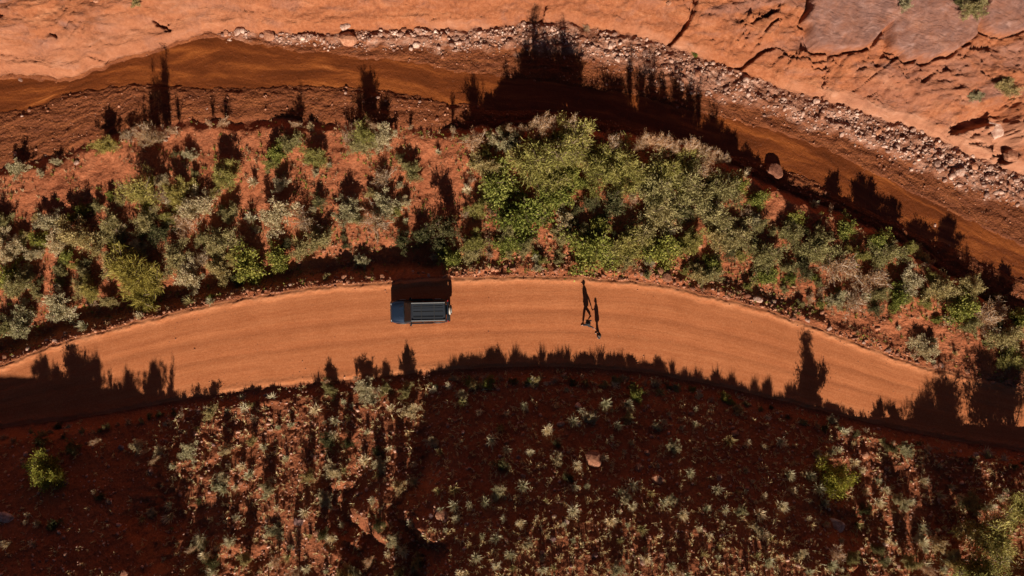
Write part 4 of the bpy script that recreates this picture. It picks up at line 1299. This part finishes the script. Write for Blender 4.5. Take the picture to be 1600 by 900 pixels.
for s in (-1, 1):
    for x0, x1 in ((-.62, .28), (.36, 1.20), (1.28, 2.02)):
        z0, z1 = 1.19, 1.70
        sl = .18 if x0 < -.5 else 0
        p = [(x0, s * (cab(0, z0) + .002), z0), (x1, s * (cab(0, z0) + .002), z0), (x1 - .02, s * (cab(0, z1) + .002), z1), (x0 + sl, s * (cab(0, z1) + .002), z1)]
        quad_pane('side_window', p if s < 0 else p[::-1])
    for x0, x1 in ((-.72, .32), (.33, 1.12)):
        bm = bmesh.new()
        add_box(bm, ((x0 + x1) / 2, s * .921, .80), (x1 - x0 - .02, .018, .56)); d_ = bm_obj('door', bm, M_PAINT, car, .008)
        bm = bmesh.new(); add_box(bm, (x1 - .14, s * .945, 1.0), (.16, .03, .03)); bm_obj('handle', bm, M_BLACK, d_, .006)
    bm = bmesh.new(); add_box(bm, (-.66, s * 1.02, 1.24), (.13, .22, .17), Matrix.Rotation(s * .25, 4, 'Z')); add_box(bm, (-.64, s * .88, 1.20), (.06, .14, .05))
    mr = bm_obj('mirror', bm, M_BLACK, car, .02)
    bm = bmesh.new(); add_box(bm, (-.588, s * 1.03, 1.245), (.008, .16, .12), Matrix.Rotation(s * .25, 4, 'Z')); bm_obj('mirror_glass', bm, M_ALU, mr, 0)
    bm = bmesh.new(); add_box(bm, (.0, s * .93, .36), (1.9, .16, .07)); bm_obj('side_step', bm, M_BLACK, car, .02)
quad_pane('rear_window', [(2.165, -.58, 1.22), (2.165, .58, 1.22), (2.115, .54, 1.68), (2.115, -.54, 1.68)])
bm = bmesh.new()
loft(bm, [[(-.60, -.60, 1.765), (-.60, -.56, 1.785), (-.60, .56, 1.785), (-.60, .60, 1.765)], [(-.52, -.735, 1.765), (-.52, -.68, 1.835), (-.52, .68, 1.835), (-.52, .735, 1.765)],
          [(.6, -.735, 1.765), (.6, -.69, 1.86), (.6, .69, 1.86), (.6, .735, 1.765)], [(2.02, -.73, 1.765), (2.02, -.68, 1.845), (2.02, .68, 1.845), (2.02, .73, 1.765)],
          [(2.10, -.68, 1.765), (2.10, -.60, 1.80), (2.10, .60, 1.80), (2.10, .68, 1.765)]])
roof = bm_obj('roof', bm, M_ROOF, car, .012)
for i, (x0, x1) in enumerate(((-.40, .22), (.28, 1.22), (1.28, 1.96))):        # pressed panels
    for y0, y1 in ((-.60, -.315), (-.29, -.01), (.01, .29), (.315, .60)):
        bm = bmesh.new(); add_box(bm, ((x0 + x1) / 2, (y0 + y1) / 2, 1.862), (x1 - x0, y1 - y0, .02)); bm_obj('roof_panel', bm, M_ROOF, roof, .006)
rack = bpy.data.objects.new('roof_rack', None); COL.objects.link(rack); rack.parent = car
for s in (-1, 1):
    bm = bmesh.new(); add_box(bm, (.78, s * .685, 1.905), (2.62, .085, .05))
    for x in (-.4, .4, 1.2, 1.95): add_box(bm, (x, s * .675, 1.87), (.08, .05, .05))
    bm_obj('side_rail', bm, M_ALU, rack, .012)
for x in (.25, 1.25):
    bm = bmesh.new(); add_box(bm, (x, 0, 1.915), (.05, 1.30, .025)); bm_obj('cross_bar', bm, M_SEAM, rack, .008)
for y in (-.42, 0, .42):
    bm = bmesh.new(); add_box(bm, (.78, y, 1.892), (2.3, .030, .018)); bm_obj('slat', bm, M_SEAM, rack, .004)
bm = bmesh.new(); add_cyl(bm, (2.40, .10, .98), .39, .24, 'X', 32); sw = bm_obj('spare_wheel', bm, M_TYRE, car, .035)
bm = bmesh.new(); add_cyl(bm, (2.515, .10, .98), .27, .06, 'X', 28); add_cyl(bm, (2.40, .10, .98), .398, .13, 'X', 32); bm_obj('wheel_cover', bm, M_PLATE, sw, .012)
bm = bmesh.new(); add_box(bm, (-1.20, -.2, 1.20), (.02, .5, .02), Matrix.Rotation(.1, 4, 'Z')); add_box(bm, (-1.20, .35, 1.20), (.02, .5, .02), Matrix.Rotation(.1, 4, 'Z')); bm_obj('wiper', bm, M_BLACK, car, 0)

# ------------------------------------------------------------------ the couple
M_SKIN = mat_plain('skin', (.46, .25, .17), .55, nz=.08)
M_SKIN2 = mat_plain('fair skin', (.58, .36, .27), .55, nz=.08)
M_HAIR = mat_plain('dark brown hair', (.022, .014, .010), .6, nz=.3)
M_HAIRB = mat_plain('brown streaked hair', (.075, .042, .022), .55, nz=.5)
M_JKT = mat_plain('black jacket cloth', (.016, .017, .019), .85, nz=.25)
M_JEAN = mat_plain('dark denim', (.022, .030, .042), .85, nz=.3)
M_SHOE = mat_plain('black shoe leather', (.012, .011, .010), .6, nz=.2)
M_SOLE = mat_plain('pale blue shoe heel', (.35, .50, .62), .6, nz=.1)
M_CAP = mat_plain('black cap cloth', (.012, .012, .013), .85, nz=.2)


def skin(name, chains, mat, parent, root=0, lvl=2):
    """chains: list of [(point, radius), ...]; a chain starting at an existing point joins it"""
    vs = []; rs_ = []; es = []; key = {}
    for ch in chains:
        prev = None
        for p, r in ch:
            k = tuple(round(c, 4) for c in p)
            if k not in key: key[k] = len(vs); vs.append(p); rs_.append(r)
            i = key[k]
            if prev is not None and prev != i: es.append((prev, i))
            prev = i
    me = bpy.data.meshes.new(name); me.from_pydata(vs, es, [])
    o = obj(name, me, parent)
    o.modifiers.new('Skin', 'SKIN'); me.skin_vertices.new() if not me.skin_vertices else None
    sv = me.skin_vertices[0].data
    for i, r in enumerate(rs_): sv[i].radius = r if isinstance(r, tuple) else (r, r); sv[i].use_root = (i == root)
    o.modifiers['Skin'].use_smooth_shade = True
    s = o.modifiers.new('Sub', 'SUBSURF'); s.levels = lvl; s.render_levels = lvl
    dg = bpy.context.evaluated_depsgraph_get(); dg.update()
    m2 = bpy.data.meshes.new_from_object(o.evaluated_get(dg)); m2.name = name
    o.modifiers.clear(); o.data = m2; m2.materials.clear(); m2.materials.append(mat)
    return o


def hand(wr, tip_dir, side, s=1.0, curl=.35):
    """finger chains from the wrist; tip_dir points along the hand, side towards the thumb"""
    d = Vector(tip_dir).normalized(); sd = Vector(side); sd = (sd - d * sd.dot(d)).normalized(); nn = d.cross(sd)
    w = Vector(wr); palm = w + d * .085 * s
    ch = [[(tuple(w), .022), (tuple(w + d * .04 * s), (.034, .018)), (tuple(palm), (.036, .016))]]
    for k, ln in enumerate((.070, .078, .072, .056)):
        b = palm + sd * (.030 - .020 * k) * s
        p1 = b + d * ln * .45; p2 = p1 + (d - nn * curl).normalized() * ln * .32; p3 = p2 + (d - nn * curl * 2.2).normalized() * ln * .28
        ch.append([(tuple(palm), (.036, .016)), (tuple(b), .0095), (tuple(p1), .009), (tuple(p2), .0085), (tuple(p3), .0075)])
    t0 = w + d * .03 * s + sd * .03; t1 = t0 + (d * .6 + sd).normalized() * .035; t2 = t1 + (d + sd * .35).normalized() * .03
    ch.append([(tuple(w + d * .04 * s), (.034, .018)), (tuple(t0), .012), (tuple(t1), .011), (tuple(t2), .009)])
    return ch


def person(px_feet, py_feet, hgt, yaw, label, jkt, leg, hairm, skinm, cap, stride, hand_r, hand_l, look_yaw=0.0, heel=False, lean=0.0):
    """local frame: faces -x, +y is the person's right hand; sizes for 1.80 m then scaled"""
    k = hgt / 1.80
    x, y, z = place(px_feet, py_feet)
    P = empty('person', (x, y, z + .005), yaw); tag(P, label, 'person', 'couple walking hand in hand'); P.scale = (k, k, k)
    iv_ = lambda v: tuple(v)
    pel = (lean * .3, 0, .96); ch_ = (lean * -.1, 0, 1.18); sh = (lean * -.6, 0, 1.42); nk = (lean * -.75, 0, 1.52); hd = (lean - .02, 0, 1.60)
    sh = (-lean, 0, 1.42); nk = (-lean * 1.15, 0, 1.515); hb = (-lean * 1.2 - .015, 0, 1.585)
    chains = [[(pel, (.13, .10)), (ch_, (.13, .10)), (sh, (.14, .09)), (nk, .058), (hb, .06)]]
    legs = []
    for sgn, (fx, fz, kx) in ((1, stride[0]), (-1, stride[1])):
        hip = (0.0, sgn * .10, .90); kn = (kx, sgn * .105, .50 + (fz * .5)); an = (fx, sgn * .10, .09 + fz); toe = (fx - .17, sgn * .11, .035 + fz * .25)
        chains.append([(pel, (.13, .10)), (hip, .088), (kn, .058), (an, .040), (toe, .035)])
        legs.append((hip, kn, an, toe))
    arms = []
    for sgn, (el, wr) in ((1, hand_r), (-1, hand_l)):
        s_ = (-lean, sgn * .185, 1.415)
        chains.append([(sh, (.14, .09)), (s_, .036), (el, .040), (wr, .026)])
        d = Vector(wr) - Vector(el)
        for c in hand(wr, d, (-1, 0, .1), 1.0): chains.append(c)
        arms.append((s_, el, wr))
    body_ = skin('body', chains, skinm, P)
    # head with face
    bm = bmesh.new(); bmesh.ops.create_uvsphere(bm, u_segments=24, v_segments=18, radius=1)
    for v in bm.verts:
        c = v.co
        c.x *= .098; c.y *= .077; c.z *= .122
        if c.z < -.03: c.y *= 1 - (abs(c.z) - .03) * 3.2; c.x = c.x * (1 - (abs(c.z) - .03) * 1.6) - .010
        if c.x < -.05 and abs(c.y) < .018 and -.045 < c.z < .015: c.x -= .020 * (1 - abs(c.y) / .018)          # nose
        if c.x < -.06 and .012 < abs(c.y) < .045 and .0 < c.z < .03: c.x += .008                                  # eye sockets
        if c.x < -.06 and abs(c.y) < .03 and -.075 < c.z < -.055: c.x -= .005                                     # lips
    hx = hb[0] - .01
    T_ = Matrix.Translation((hx, 0, 1.675)) @ Matrix.Rotation(look_yaw, 4, 'Z')
    for s in (-1, 1):
        r = bmesh.ops.create_uvsphere(bm, u_segments=10, v_segments=8, radius=1); bmesh.ops.transform(bm, matrix=Matrix.Translation((.005, s * .078, -.005)) @ Matrix.Diagonal((.018, .009, .03, 1)), verts=r['verts'])
    bmesh.ops.transform(bm, matrix=T_, verts=bm.verts)
    head = bm_obj('head', bm, skinm, P)
    bm = bmesh.new()
    for s in (-1, 1):
        r = bmesh.ops.create_uvsphere(bm, u_segments=10, v_segments=8, radius=.011); bmesh.ops.transform(bm, matrix=T_ @ Matrix.Translation((-.082, s * .030, .012)), verts=r['verts'])
    bm_obj('eyes', bm, M_HAIR, head)
    # hair
    bm = bmesh.new(); bmesh.ops.create_uvsphere(bm, u_segments=24, v_segments=16, radius=1)
    from mathutils import noise as mn
    for v in bm.verts:
        c = v.co; n_ = 1 + .05 * mn.noise(c * 5)
        long_ = not cap
        c.x = c.x * .108 * n_ + .012; c.y *= .088 * n_; c.z = c.z * .130 * n_ + .012
        if c.x < -.02 and c.z < .065: c.x = max(c.x, -.02)
        if long_ and c.x > .0 and c.z < .0: c.z *= 2.6; c.x = c.x * .9 + .03
    bmesh.ops.transform(bm, matrix=T_, verts=bm.verts)
    bm_obj('hair', bm, hairm, head)
    if cap:
        bm = bmesh.new(); bmesh.ops.create_uvsphere(bm, u_segments=24, v_segments=16, radius=1)
        bmesh.ops.delete(bm, geom=[v for v in bm.verts if v.co.z < -.05], context='VERTS')
        for v in bm.verts: v.co = Vector((v.co.x * .115 + .006, v.co.y * .095, v.co.z * .105 + .055))
        q = bmesh.ops.create_cone(bm, cap_ends=True, segments=20, radius1=.075, radius2=.075, depth=.012)
        bmesh.ops.transform(bm, matrix=Matrix.Translation((-.135, 0, .052)) @ Matrix.Rotation(.12, 4, 'Y') @ Matrix.Diagonal((1.1, 1, 1, 1)), verts=q['verts'])
        bmesh.ops.transform(bm, matrix=T_, verts=bm.verts)
        bm_obj('cap', bm, M_CAP, head)
    # clothes: a lofted jacket body, sleeves and trouser legs
    bm = bmesh.new(); secs = []
    for z_, w_, d_ in ((.76, .225, .200), (.84, .225, .200), (1.0, .205, .175), (1.2, .215, .180), (1.36, .230, .165), (1.43, .205, .130), (1.475, .120, .090), (1.515, .078, .078)):
        xc = -lean * np.interp(z_, [.9, 1.42, 1.515], [0, 1, 1.15])
        secs.append([(xc + d_ * math.cos(q * math.pi / 12), w_ * math.sin(q * math.pi / 12) * (1 + .03 * math.sin(q * 2.3 + z_ * 9)), z_ + .006 * math.sin(q * 1.7)) for q in range(24)])
    loft(bm, secs); jk = bm_obj('jacket', bm, jkt, P)
    for (s_, el, wr) in arms:
        s_ = Vector(s_); el_ = Vector(el)
        skin('sleeve', [[(tuple(s_ + Vector((0, -.09 * (1 if s_.y > 0 else -1), .0))), .070), (tuple(s_), .090), (tuple(s_.lerp(el_, .5)), .072), (el, .062), (tuple(el_.lerp(Vector(wr), .92)), .046)]], jkt, jk)
    for (hip, kn, an, toe) in legs:
        skin('trouser_leg', [[((hip[0], hip[1] * .9, .97), .105), ((hip[0], hip[1], .86), .112), (kn, .096), ((an[0], an[1], an[2] + .03), .078)]], leg, P)
    for i, (hip, kn, an, toe) in enumerate(legs):
        sh_ = skin('shoe', [[((an[0] + .055, an[1], an[2] - .045), (.045, .035)), (an, (.046, .045)), ((an[0] - .08, an[1] + .005, an[2] - .045), (.048, .035)), ((toe[0] - .02, toe[1], toe[2] + .002), (.044, .024))]], M_SHOE, P, 1)
        if heel and i == 1:
            bm = bmesh.new(); add_box(bm, (an[0] + .095, an[1], an[2] - .03), (.035, .075, .05)); bm_obj('heel', bm, M_SOLE, sh_, .01)
    return P


# the man leads to the left, his left hand reaches back to the woman who follows down and right of him
person(917, 504, 1.86, R(14), 'person in black jacket, dark jeans and cap, striding ahead and reaching a hand back', M_JKT, M_JEAN, M_HAIR, M_SKIN, True,
       ((.33, .10, .02), (-.33, .0, -.20)), ((.03, .27, 1.14), (-.10, .25, .88)), ((.20, -.34, 1.12), (.33, -.50, .86)), heel=True, lean=.06)
person(934, 523, 1.60, R(-8), 'person with long streaked brown hair and black clothes, following with one arm stretched ahead', M_JKT, M_JKT, M_HAIRB, M_SKIN2, False,
       ((-.10, .0, -.06), (.12, .04, .0)), ((-.18, .36, 1.10), (-.36, .50, .94)), ((.06, -.25, 1.15), (-.03, -.27, .93)), lean=.03)

write_labels()
